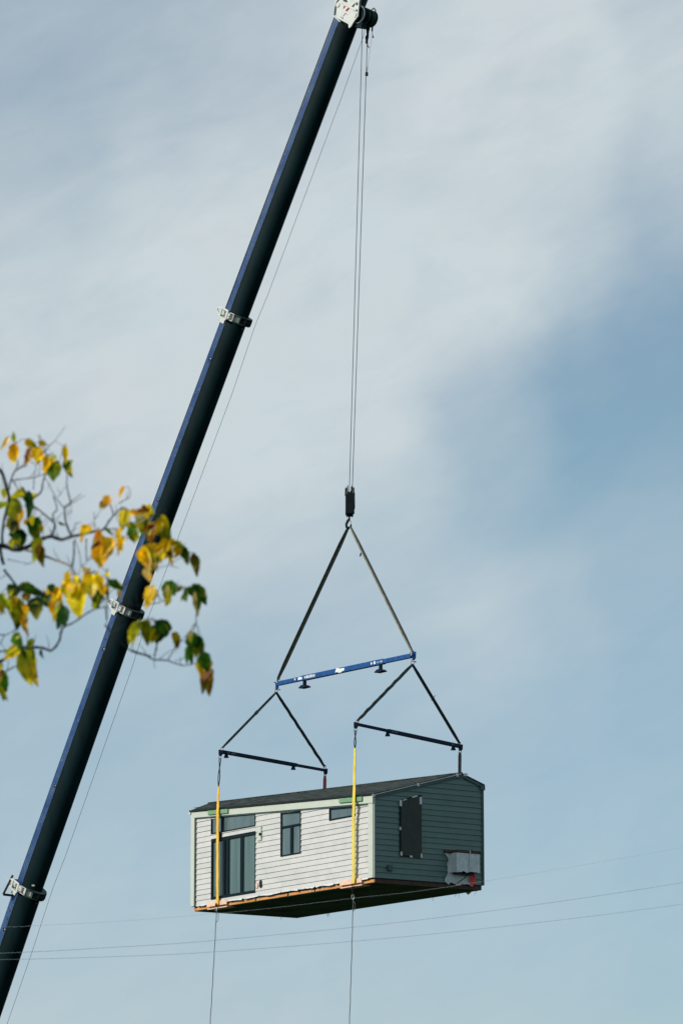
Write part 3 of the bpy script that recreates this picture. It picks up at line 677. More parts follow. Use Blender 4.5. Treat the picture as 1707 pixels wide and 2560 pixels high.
# --- tag lines with snap hooks and short chains
GT = 'tag lines hanging below the house'
def tagline(label, chain_px, snap_px, line_px, cx):
    a = lp(*line_px[0], cx); b = lp(*line_px[1], cx); far = b+(b-a)*1.35
    T = thing('tag_line', label, 'tag line', far, GT)
    n = 40; pts = []; 
    for i in range(n+1):
        t = i/n; p = a.lerp(far,t); pts.append(p+XV*(.05*sin(pi*min(1,t*1.0))+.006*sin(i*1.9)))
    mb = MB(); mb.tube(pts, .0135, 6); mb.build('line','tagline',T)
    mb = MB(); c = lp(*snap_px, cx); pts = []
    for i in range(21):
        q = 2*pi*i/20; pts.append(c+XV*.038*cos(q)*(1+.25*sin(q))+ZV*.085*sin(q))
    mb.tube(pts,.012,6,cap=False); mb.build('snap_hook','steel',T,smooth=True)
    mb = MB(); c0, c1 = lp(*chain_px[0],cx), lp(*chain_px[1],cx); k = 7
    for i in range(k):
        mb.ring(c0.lerp(c1,(i+.5)/k), XV if i%2 else YV, .030, .012, n=10, m=5)
    c2 = lp(chain_px[0][0]+6,chain_px[0][1],cx); mb.tube([c2, c2.lerp(c1,.5)+XV*.01, c1],.008,5)
    mb.build('chain','black',T)
    mb = MB(); 
    e = lp(line_px[0][0]+3,line_px[0][1],cx); mb.tube([lp(*line_px[0],cx),e+V3((.03,0,-.12)),e+V3((.02,0,-.3)),lp(line_px[0][0]-.5,line_px[0][1]+28,cx)],.009,5); mb.build('loose_tail','tagline',T)
tagline('tag line hanging from the golden strap below the door end',((541.5,2260),(540.5,2264)),(540.5,2271),((541.5,2278),(522,2560)),-.12)
tagline('tag line hanging from the lemon strap with a short chain',((880.3,2210),(881.5,2236)),(881.8,2243),((882.5,2251),(869.5,2560)),-.12)

# ------------------------------------------------------------------ crane boom
mS = V3((-.72,-.694,0)).normalized()                    # normal of the visible side plate
KP = [(874,48,YH-.1),(594,795,YH+3.7),(324,1525,YH+7.6),(78,2225,YH+11.5),(-35,2560,YH+13.3)]
K = [at(*k) for k in KP]
dl = (K[4]-K[3]).normalized(); K.append(K[3]+dl*((K[3].z-2.2)/-dl.z if dl.z < 0 else 30))
gdist = (K[3].z-2.4)/abs(dl.z); K[5] = K[3]+dl*gdist
SW = [.69,.72,.765,.83]; SH = [.83,.865,.925,1.0]
boom = thing('crane_boom', 'long dark blue telescopic crane boom with white collars reaching up to the right', 'crane boom', K[5])
def frame(a, b):
    A = (a-b).normalized()                              # up the boom
    m = (mS-A*mS.dot(A)).normalized(); B = m.cross(A)
    if B.z < 0: B = -B
    return A, m, B
def profile(w, h, off=0):
    w2 = w/2+off; fl = .36*h; b0 = h/2-fl; e = h-fl+off; pts = [(w2-.05, h/2+off), (w2, h/2+off-.05), (w2, b0)]
    n = 14
    for i in range(1,n): 
        t = pi*i/n; pts.append((w2*cos(t)*(1 if 1 else 1), b0-e*(sin(t)**.92)))
    pts += [(-w2, b0), (-w2, h/2+off-.05), (-w2+.05, h/2+off)]
    return pts
def sweep(mb, c0, c1, A, m, B, pr, mats_, cap=True):
    n = len(pr); vs = [c0+m*x+B*y for x,y in pr]+[c1+m*x+B*y for x,y in pr]
    o = len(mb.v); mb.v += vs
    for i in range(n): mb.f.append((o+i,o+(i+1)%n,o+n+(i+1)%n,o+n+i)); mb.m.append(mats_(i))
    if cap: mb.f.append(tuple(o+i for i in range(n))); mb.m.append(mats_(5)); mb.f.append(tuple(o+n+i for i in range(n))[::-1]); mb.m.append(mats_(5))
ends = [(K[0],K[1]),(K[1],K[2]),(K[2],K[3]),(K[3],K[5])]
npf = 19
for i, (a, b) in enumerate(ends):
    A, m, B = frame(a, b); mb = MB(); pr = profile(SW[i],SH[i]); N_ = len(pr)
    def mm(j): return 0 if j in (1,N_-3,N_-2) else (2 if j in (0,N_-1) else 1)
    a2 = a if i == 0 else a-A*.02
    sweep(mb, a2, b-A*.4, A, m, B, pr, mm)
    o = mb.build('boom_section', ['boomblue','boomshell','boomtop'], boom, smooth=True)
    mb = MB()                                            # welded seam strip where plate meets shell
    fl = .36*SH[i]; b0 = SH[i]/2-fl
    mb.bar(a-A*.4+m*(SW[i]/2+.006)+B*b0, b+A*.3+m*(SW[i]/2+.006)+B*b0, .018, .014, B); mb.build('weld_seam','collardark',o)
# lock holes in the side plate
def side_pt(px, py, i):
    a, b = ends[i]; A, m, B = frame(a, b); c = a+m*(SW[i]/2); d = ray(px,py); t = (c-CAM).dot(m)/d.dot(m); return CAM+d*t, A, m, B
for (px,py,i,r) in ((526.5,898,1,.075),(396,1250,1,.06),(261,1624,2,.085),(139.5,1965,2,.065),(13,2325,3,.085),(264,1598,2,.03),(25.5,2277,3,.035),(19,2298,3,.028)):
    c, A, m, B = side_pt(px,py,i); mb = MB(); mb.disc(c-m*.004,m,[(0,r),(.008,r),(.012,r*.9)],20); h_ = mb.build('lock_hole','black',boom)
    if r > .05:
        mb = MB(); mb.ring(c+m*.012,m,r*1.12,.012,(0,2*pi),20,6); mb.build('hole_rim','boomblue',h_)
        mb = MB(); mb.disc(c+m*.006+A*r*.3,m,[(0,r*.35),(.012,r*.35)],12); mb.build('lock_pin','steel',h_)
for i,(px,py,dx) in enumerate(((266.5,1590,0),(519,930-4,1))):
    pass
# collars
def collar(i, k, frame_i, ladder=False):
    a, b = ends[frame_i]; A, m, B = frame(a, b); c = K[k]; w, h = SW[frame_i+1], SH[frame_i+1]
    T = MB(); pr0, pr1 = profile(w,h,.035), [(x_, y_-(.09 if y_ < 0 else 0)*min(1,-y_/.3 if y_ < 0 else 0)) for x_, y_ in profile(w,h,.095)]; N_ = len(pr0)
    def mm(j): return 0 if j in (0,1,N_-1,2,3,4,5) else 1  # lower side of the collar takes the painted shade colour
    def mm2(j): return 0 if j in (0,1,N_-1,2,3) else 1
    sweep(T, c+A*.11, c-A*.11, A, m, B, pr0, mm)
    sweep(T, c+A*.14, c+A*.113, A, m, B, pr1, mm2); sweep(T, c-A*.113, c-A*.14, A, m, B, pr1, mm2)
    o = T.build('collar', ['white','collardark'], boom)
    g = MB()                                            # gussets between the two flanges
    for j in (3,4,6,8,10,12,14,16):
        x,y = pr0[j]; x1,y1 = pr1[j]; q = c+m*(x*1.0)+B*y; q1 = c+m*x1+B*y1
        g.prism([q+A*.112,q-A*.112,q1-A*.112,q1+A*.112], A.cross(q1-q).normalized()*.02, 0 if j < 5 else 1)
    build_pieces(g, 'gusset', ['white','collardark'], o)
    # white open bracket on the side plate, reaching past the top edge
    x = w/2+.135; P_ = lambda s,bb: c+m*x+A*(s*.8)+B*(h/2+bb)
    br = MB(); th = .035
    def bb(p,q,wd=.05): br.bar(P_(*p),P_(*q),wd,th,A)
    pts = [((.10,.19),(.17,.05)),((.17,.05),(.20,-.10)),((.20,-.10),(.18,-.42)),((.0,.20),(-.13,.0)),((-.13,0),(-.21,-.17)),((-.21,-.17),(-.22,-.44)),((.10,.19),(.0,.20)),((.18,-.05),(-.18,-.08)),((.17,-.42),(-.22,-.44))]
    for j,(p,q) in enumerate(pts):
        e = (P_(*q)-P_(*p)).normalized(); br.bar(P_(*p)+m*.004*j,P_(*q)+m*.004*j,.07,th,e.cross(m))
    br.build('side_bracket','white',o)
    lf = MB(); lf.prism([c+m*(w/2+.01)-A*.2+B*(h/2-.02),c+m*(w/2+.01)-A*.36+B*(h/2-.02),c+m*(w/2+.01)-A*.36+B*(h/2-.27),c+m*(w/2+.01)-A*.2+B*(h/2-.27)],m*.03); lf.build('wear_pad','white',o)
    rr = MB()                                           # lugs on the lower edge carrying the cable
    q = c-B*(h/2+.10)+m*.05
    rr.prism([q+A*.11+B*.1,q-A*.13+B*.1,q-A*.14-B*.10,q-A*.02-B*.09,q+A*.08-B*.02],-m*.14); rr.tube([q-A*.22-B*.0,q-A*.30-B*.0],.035,8); rr.build('cable_lug','boomshell',o)
    bt = MB(); 
    for t_ in (-.1,.05,.16): bt.disc(c+m*(w/2+.16)+A*0+B*(h/2+t_-.2),m,[(0,.02),(.02,.02)],8)
    build_pieces(bt, 'bolt','steel',o)
    if ladder:
        ld = MB(); p_a, p_b, p_c, p_d = [at(px,py,c.y) for px,py in ((33,2188),(9,2236),(33,2239),(27,2200))]
        ld.tube([p_a,p_b],.045,6); ld.tube([p_b,p_c],.045,6); ld.build('stop_frame','black',o)
        bx = MB(); q = at(84,2214,c.y-.6); bx.obox(q,XV*.05,YV*.05,ZV*.03); bx.build('sensor','white',o)
    return o
collar(0,1,0); collar(1,2,1); collar(2,3,2,True)
# next collar, just below the frame
qn = K[3]+(K[4]-K[3])*1.06
A,m,B = frame(K[3],K[5]); mb = MB(); sweep(mb,qn+A*.15-A*.6,qn-A*.9,A,m,B,profile(.98,1.16),lambda j:1); mb.build('collar','collardark',boom)
mb = MB(); sweep(mb, qn-A*.9, K[5], A, m, B, profile(.92,1.08), lambda j: 1); mb.build('base_section','boomshell',boom)
mb = MB(); mb.box(K[5]+V3((-2.2,-1.3,-2.4)),K[5]+V3((2.6,1.3,-.2))); mb.box(K[5]+V3((-1.0,-.8,-.2)),K[5]+V3((1.0,.8,.9))); mb.build('crane_carrier','navy',boom,bevel=.08)

# head: cheek plates, sheaves
A, m, B = frame(K[0],K[1])
def onhead(px,py,off): c = K[0]+m*off; d = ray(px,py); t = (c-CAM).dot(m)/d.dot(m); return CAM+d*t
HP = .40
q8 = lambda x,y: (820+x/11.2, y/11.2)
out = [(150,425),(170,300),(178,150),(215,0),(300,-160),(700,-200),(900,-60),(862,60),(855,200),(832,450),(705,620),(640,740),(580,792),(562,672),(205,478)]
hd = MB(); hd.prism([onhead(*q8(x,y),HP) for x,y in out], -m*.05); head = hd.build('boom_head','white',boom)

hd = MB(); c0 = K[0]; sweep(hd, c0+A*.9, c0+A*.10, A, m, B, profile(.70,.84), lambda j:1); hd.build('head_core','collardark',head)
# raised rib across plate, recess, boss, slot marks
hd = MB(); hd.bar(onhead(*q8(330,20),HP+.03),onhead(*q8(790,285),HP+.03),.07,.05,A); hd.bar(onhead(*q8(150,430),HP+.03),onhead(*q8(345,610),HP+.03),.035,.05,A); hd.build('rib','white',head)
hd = MB(); hd.disc(onhead(*q8(283,140),HP),m,[(0,.085),(.03,.085),(.035,.06)],20); hd.build('pin_boss','white',head)
def dark(poly, m_='collardark', off=HP+.003): 
    d_ = MB(); d_.prism([onhead(*q8(x,y),off) for x,y in poly], m*.004); return d_
dark([(160,420),(185,200),(240,40),(300,-60),(330,-20),(270,60),(240,200),(215,425)]).build('recess','collardark',head)
dark([(410,0),(520,-10),(545,70),(500,60),(430,30)]).build('recess','black',head)
dark([(650,180),(755,80),(745,150),(705,200)]).build('recess','collardark',head)
dark([(700,260),(735,235),(795,285),(735,310)]).build('recess','collardark',head)
dark([(775,90),(805,55),(830,80),(830,130),(800,155),(775,130)]).build('recess','black',head)
dark([(390,490),(410,480),(425,500),(405,535),(388,520)]).build('slot','black',head)
dark([(790,370),(805,365),(800,430),(765,490),(740,495),(738,485),(770,465)]).build('slot','black',head)
dark([(420,455),(470,370),(490,365),(540,410),(530,415),(488,378),(430,455)]).build('slot','collardark',head)
dark([(340,455),(355,460),(360,490),(345,495)]).build('slot','cable',head)
dark([(445,165),(500,178),(465,205),(440,250),(424,238)],off=HP+.004).build('red_mark','redpaint',head)
dark([(555,215),(605,232),(530,315),(482,295)],off=HP+.004).build('red_mark','redpaint',head)
# sheave stack
s0 = onhead(897,37,HP-.12); axis = -m
for j in range(6):
    c = s0+axis*(.02+j*.100); mb = MB(); r = .318-.006*j
    mb.disc(c,axis,[(0,r*.97),(.01,r),(.022,r),(.036,r*.86),(.056,r*.86),(.07,r),(.082,r),(.092,r*.97)],40); mb.build('sheave','collardark' if j in (2,4,5) else 'boomshell',head,smooth=False)
mb = MB(); c = s0+axis*.63; mb.disc(c,axis,[(0,.30),(.03,.30)],32); mb.build('cheek_plate','black',head)
mb = MB(); c = s0+axis*.66; mb.tube([c+ZV*.20+V3((-.03,0,0)),c+ZV*.36,c+ZV*.42+V3((.06,0,0)),c+ZV*.34+V3((.12,0,0)),c+ZV*.16+V3((.12,0,0))],.028,7); mb.build('rope_guide','steel',head)
mb = MB(); mb.bar(s0+ZV*.36+axis*.05,s0+ZV*.33+axis*.66,.02,.02,ZV); mb.build('keeper_rod','steel',head)
mb = MB(); c = s0+axis*.02+ZV*.30; mb.tube([c-ZV*.05,c+ZV*.12,c+ZV*.5+V3((.02,0,0))],[.05,.07,.06],8); mb.build('head_post','collardark',head)
# chin of dark plating between the plate and the sheaves
mb = MB(); mb.prism([onhead(*q8(x,y),HP-.12) for x,y in ((840,200),(940,200),(990,400),(940,650),(930,780),(650,740),(705,620),(832,450))], -m*.25); mb.build('chin_plate','boomshell',head)
mb = MB(); mb.ring(s0-axis*.01,axis,.30,.02,(0,2*pi),30,6); mb.build('sheave_rim','cable',head)
# becket hanging off the head
T = MB(); T.prism([at(914,56,YH-.05),at(927,58,YH-.05),at(925,68,YH-.05),at(922,80,YH-.05),at(921.5,92,YH-.05),at(919,104,YH-.05),at(920,108,YH-.05),at(913,107,YH-.05),at(914,99,YH-.05),at(912.5,93,YH-.05),at(916,86,YH-.05)],(0,.07,0)); T.build('becket_socket','black',boom)
T = MB(); T.prism([at(929.5,60,YH),at(933,60,YH),at(932,76,YH),at(930,79.5,YH),at(928,76,YH)],(0,.05,0)); T.build('limit_switch','black',boom)
T = MB(); T.prism([at(931,87,YH),at(932.5,87,YH),at(933,91,YH),at(935,94,YH),at(930,94,YH)],(0,.03,0)); T.tube([at(930.5,79,YH),at(931.2,88,YH)],.005,5); T.build('switch_weight','black',boom)

# hoist rope running along the boom top
T = MB(); pts = []
for i,(a,b) in enumerate(ends[:4]):
    A_,m_,B_ = frame(a,b); h = SH[i]
    if i == 0: pts += [a+A_*.30+m_*.25+B_*(h/2+.10)]
    else: pts.append(a+m_*.2+B_*(h/2+.13))
pts.append(K[5]+m_*.2+B_*.7); T.tube(pts,.022,6); T.build('luffing_rope','rope',boom)
# electric cable along the lower edge
cab = [(913,62),(909.5,86),(855,240),(668.4,740),(641,806),(633,828),(583,977),(410,1440),(379.5,1523),(368,1552),(327,1680),(164.5,2140),(135,2215),(124.4,2246),(81,2380),(18,2562),(-60,2790)]
def ydep(py): return YH-.1+ (13.4)*(py-48)/2512
T = MB(); T.tube([at(px,py,ydep(py)) for px,py in cab],.0075,5); T.build('signal_cable','cable',boom)

# hoist ropes
def rope(label, a, b):
    T = MB(); n = 24; T.tube([a.lerp(b,i/n) for i in range(n+1)], .0125, 6); loc = b
    o = T.build('hoist_rope','rope',None,loc=loc); return tag(o,label,'hoist rope','hoist ropes down to the hook block')
rope('straight hoist rope from the sheaves to the hook block', at(905.7,66,YH-.1), hk(872.7,1240))
rope('hoist rope ending in the dark socket under the sheaves', at(917.7,104,YH), hk(880,1240))
wt = MB(); wt.disc(at(916.3,190,YH),(0,0,1),[(0,.035),(.02,.055),(.12,.055),(.14,.035)],12); wt.tube([at(917.5,182,YH-.02),at(918,172,YH-.02),at(919,166,YH-.02)],.012,5)
wt = wt.build('rope_weight','black',None,loc=at(916.3,190,YH)); tag(wt,'small black weight clamped on the hoist rope below the boom head','rope weight')
T = MB(); T.tube([at(930.5,76,YH),at(928,100,YH),at(924,130,YH),at(919.5,160,YH),at(918,176,YH)],.005,5)
tag(T.build('weight_line','cable',None,loc=at(918,176,YH)),'thin line from the boom head down to the rope weight','line')
T = MB(); T.tube([at(917,108,YH-.03),at(919,114,YH-.03),at(922,120,YH-.03)],.018,6); T.build('rope_tail','black',boom)

# ------------------------------------------------------------------ overhead power lines (nearer than the crane)
def wire(pts, yd, r, label, m_='wire'):
    P_ = [at(px,py,yd+(px)*.004) for px,py in pts]
    # smooth curve through points (Catmull-Rom)
    out = []
    for i in range(len(P_)-1):
        p0 = P_[max(i-1,0)]; p1 = P_[i]; p2 = P_[i+1]; p3 = P_[min(i+2,len(P_)-1)]
        for k in range(8):
            t = k/8; out.append(.5*((2*p1)+(p2-p0)*t+(2*p0-5*p1+4*p2-p3)*t*t+(3*p1-p0-3*p2+p3)*t**3))
    out.append(P_[-1]); T = MB(); T.tube(out,r,5); o = T.build('power_line',m_,None,loc=out[0]); return tag(o,label,'power line','power lines crossing low in the frame')
wire([(-900,2390),(-400,2392),(0,2383),(270,2369),(560,2349),(1100,2293.5),(1707,2206),(2300,2095),(2900,1960)],50,.0024,'middle power line, sagging just below the house')
wire([(-900,2400),(-400,2402),(0,2399),(270,2392),(560,2378),(1100,2333),(1707,2260),(2300,2163),(2900,2040)],50,.0022,'lowest power line, sagging in front of the boom')
wire([(-900,2321),(-400,2322),(8,2317.5),(91,2314),(300,2303),(618,2276.5),(880,2246),(1147,2213),(1707,2118),(2300,2000),(2900,1850)],50,.0013,'faintest power line, crossing the boom below its lowest collar','wirepale')

# ------------------------------------------------------------------ tree in the foreground
TY = 20.0
cA = lambda x,y: (x/5.2267, 1060+y/5.2267)
cB = lambda x,y: (x/5.2267, 1400+y/5.2267)
cC = lambda x,y: (260+x/5.2267, 1200+y/5.2267)
cD = lambda x,y: (260+x/5.2267, 1440+y/5.2267)
c8 = lambda x,y: (220+x/7.84, 1440+y/7.84)
PXM = TY/F
tb = V3((-3.3, TY+.2, 0))
tree = thing('autumn_tree', 'blurred foreground tree branch with yellow and green autumn leaves', 'tree', tb)
root = (-420,1560)
branches = [ # (crop fn, points, r0 px, r1 px)
 (cA,[(-900,1750),(-300,1640),(0,1590),(200,1640),(330,1620),(450,1560),(560,1500),(680,1470),(790,1510),(950,1470),(1080,1440),(1250,1400),(1350,1380),(1450,1240),(1560,1120)],8,2.0),
 (cC,[(200,310),(260,270),(330,230),(350,150)],1.6,.8),
 (cC,[(130,430),(90,330),(80,290)],1.2,.7),
 (cA,[(330,1640),(520,1700),(700,1770),(850,1820),(930,1870),(960,1940),(1000,2010)],3.4,2.6),
 (cA,[(940,1470),(870,1300),(850,1100),(920,1020),(880,830),(880,650)],3.2,1.2),
 (cA,[(850,1100),(760,1000),(700,900),(640,770)],1.6,.9),(cA,[(920,1020),(1070,910)],1.4,.7),
 (cA,[(760,960),(860,820)],.9,.5),(cA,[(930,1020),(940,1180)],1.0,.6),
 (cA,[(680,1470),(720,1330),(690,1270),(560,1160),(430,1060)],3.0,2.0),(cA,[(700,1260),(700,1170),(750,1110),(700,940)],2.2,1.3),
 (cA,[(430,970),(540,890),(570,740),(600,650),(640,450),(600,350),(730,210)],2.6,1.0),
 (cA,[(730,210),(860,30)],.7,.4),(cA,[(520,140),(530,230),(600,350)],1.2,.9),(cA,[(730,230),(860,300)],.6,.5),
 (cA,[(-700,1000),(-300,500),(0,600),(90,840),(120,980),(60,1250),(30,1500),(60,1620)],5,3.5),
 (cA,[(120,870),(160,700),(210,610),(350,540)],2.4,1.8),(cA,[(160,740),(300,720),(440,700),(600,650)],1.6,1.2),(cA,[(440,860),(450,700),(480,540)],1.3,.9),
 (cA,[(200,230),(215,270)],1.0,.8),(cA,[(235,470),(240,560),(210,610)],1.3,1.0),
 (cA,[(170,740),(260,880),(330,960)],1.4,1.0),
 (cA,[(0,1600),(40,1800),(60,1830)],5,4),
 (cB,[(60,130),(140,230),(250,370),(300,400),(450,390),(600,450),(700,480)],3.4,1.2),
 (cA,[(100,1770),(250,1800),(410,1830)],1.2,.6),
 (cB,[(-700,1500),(-250,1420),(0,1330),(100,1270),(280,1180),(420,1140),(560,1150),(680,1180),(780,1050),(800,930),(850,870),(960,820),(1150,690),(1250,640),(1380,610)],5,1.6),
 (cB,[(-500,1400),(-100,1240),(0,1200),(80,1180),(200,1130),(260,1060)],3,1.2),
 (cB,[(-400,1100),(0,980),(80,980),(200,910),(250,860)],2.0,.8),(cB,[(10,1100),(60,980)],1.6,1.2),
 (cB,[(850,870),(790,760),(780,600)],2.0,1.0),(cB,[(1380,610),(1400,800),(1410,880)],1.8,.9),(cB,[(1410,640),(1400,480),(1410,380)],1.5,1.0),
 (cB,[(100,1450),(180,1400),(250,1380)],1.4,.8),(cB,[(-300,1500),(0,1500),(100,1450)],2,1.4),
 (cA,[(970,1530),(970,1700),(950,1860)],2.2,2.6),(cA,[(980,1500),(1050,1720),(1060,1880)],1.2,.9),(cA,[(1130,1500),(1130,1640),(1130,1780)],1.8,1.2),(cA,[(1230,1150),(1250,1400)],.9,.9),
 (cA,[(950,1440),(980,1330),(1000,1290)],1.1,.6),
 (cA,[(1480,1190),(1440,1050)],1.0,.6),(cA,[(1520,1150),(1520,1050)],.9,.5),
 (cA,[(1340,1380),(1450,1370),(1540,1370)],1.6,1.3),(cC,[(170,640),(260,600),(380,560),(560,480),(700,470),(790,520)],1.5,1.0),
 (cC,[(0,1040),(140,870),(230,800),(350,750)],1.6,.9),
 (cA,[(1060,1870),(1200,1760),(1390,1690)],1.0,.8),
 (cC,[(40,1160),(60,1240),(40,1400),(45,1700),(40,1880)],1.6,1.0),
 (cB,[(1180,180),(1150,120)],1.2,.9),(cB,[(1000,200),(1100,330),(1300,360),(1500,310)],2.4,1.0),
 (cC,[(240,1390),(400,1290),(560,1130),(700,1020),(870,880),(1020,900)],1.8,1.0),(cC,[(870,1090),(1000,1020),(1060,980)],1.0,.7),(cC,[(700,1150),(870,1110)],.9,.7),
 (c8,[(200,350),(400,480),(560,600),(900,560)],1.3,1.1),
 (cD,[(420,390),(590,370),(770,330),(930,230),(1030,160),(1160,170)],1.3,.8),
 (c8,[(330,960),(400,1030),(480,1150),(600,1270),(870,1480),(1230,1570)],2.4,2.0),
 (cD,[(370,975),(560,1040),(650,1090),(820,1100),(930,1140),(1060,1170),(1220,1130),(1300,1050)],2.6,1.0),(cD,[(660,1060),(700,880),(780,800)],2.2,1.0),(cD,[(660,1040),(690,950),(690,860)],1.8,1.0),(cD,[(840,1090),(950,900),(960,800)],1.6,.9),(cD,[(650,1090),(670,1210)],1.0,.5),
 (cD,[(930,1110),(1060,1070),(1120,1040)],.9,.6),(cD,[(960,860),(1060,850)],.8,.5),(cD,[(680,640),(680,560)],.8,.5),(cC,[(1205,1760),(1205,1880)],1.3,1.3),(cC,[(1150,1400),(1090,1420),(1030,1420)],.9,.7),
]
BP = []
mb = MB(); pale_mb = MB(); rr_ = random.Random(3)
def depth_at(px, py): return TY+.25*sin(px*.013+1.1)+.2*sin(py*.011)
for bi,(fn,pts,r0,r1) in enumerate(branches):
    P_ = [V3((*fn(*p),0)) for p in pts]; out = []
    for i in range(len(P_)-1):
        p0 = P_[max(i-1,0)]; p1 = P_[i]; p2 = P_[i+1]; p3 = P_[min(i+2,len(P_)-1)]
        for k in range(5):
            t = k/5; out.append(.5*((2*p1)+(p2-p0)*t+(2*p0-5*p1+4*p2-p3)*t*t+(3*p1-p0-3*p2+p3)*t**3))
    out.append(P_[-1]); n = len(out)
    ws = [at(p.x+(rr_.uniform(-.5,.5) if 0<i<n-1 else 0), p.y+(rr_.uniform(-.5,.5) if 0<i<n-1 else 0), depth_at(p.x,p.y)) for i,p in enumerate(out)]
    BP += [(o_.x,o_.y,w_) for o_,w_ in zip(out,ws)]
    rs = [max(.0012,(r0+(r1-r0)*i/(n-1))*PXM*.95*(1+.12*sin(i*1.9))) for i in range(n)]
    (pale_mb if bi in (3,) else mb).tube(ws, rs, 7)  # one branch gets the paler bark
# fine side twigs
for _ in range(95):
    i_ = rr_.randrange(len(BP)); bx_, by_, w0 = BP[i_]
    if bx_ < -20: continue
    a_ = rr_.uniform(-1.1,1.1); L0 = rr_.uniform(.03,.10); d_ = V3((sin(a_),rr_.uniform(-.2,.2),cos(a_)*(1 if rr_.random() < .8 else -1)))
    p_ = [w0]
    for q_ in range(3):
        p_.append(p_[-1]+d_*L0/3); d_ = (d_+V3((rr_.uniform(-.5,.5),0,rr_.uniform(-.2,.5)))).normalized()
    mb.tube(p_,[.0022,.0018,.0014,.0010],5)
# limb from the trunk to the branch roots
j1 = V3((-2.75,TY+.1,4.6)); J = [at(*cA(-900,1750),depth_at(-170,1390)), at(*cA(-700,1000),depth_at(-130,1250)), at(*cB(-700,1500),depth_at(-130,1690)), at(*cB(-500,1400),depth_at(-95,1660)), at(*cB(-400,1100),depth_at(-70,1600)), at(*cB(-300,1500),depth_at(-60,1690))]
for q in J: mb.tube([j1+V3((0,0,-.3)), j1.lerp(q,.4)+V3((0,.05,.1)), q], [.03,.018,.009], 8)
pale_mb.build('branch','barkpale',tree,smooth=True)
tk = MB(); tk.tube([tb+V3((0,0,-.1)),tb+V3((.03,0,.9)),tb+V3((.1,.05,2.2)),tb+V3((.25,0,3.4)),j1,j1+V3((.05,.1,1.2)),j1+V3((-.2,.1,2.4))],[.17,.13,.115,.09,.065,.04,.015],14); tk.build('trunk','bark',tree,smooth=True)

YEL=(1.0,.60,.006); LEM=(.98,.76,.01); ORG=(1.0,.47,.006); AMB=(.70,.44,.008); BRN=(.22,.075,.008); OLV=(.26,.27,.006); LIM=(.50,.56,.012); GRN=(.075,.21,.010); DKG=(.016,.085,.008); TAN=(1.0,.72,.22); VDG=(.008,.030,.010)
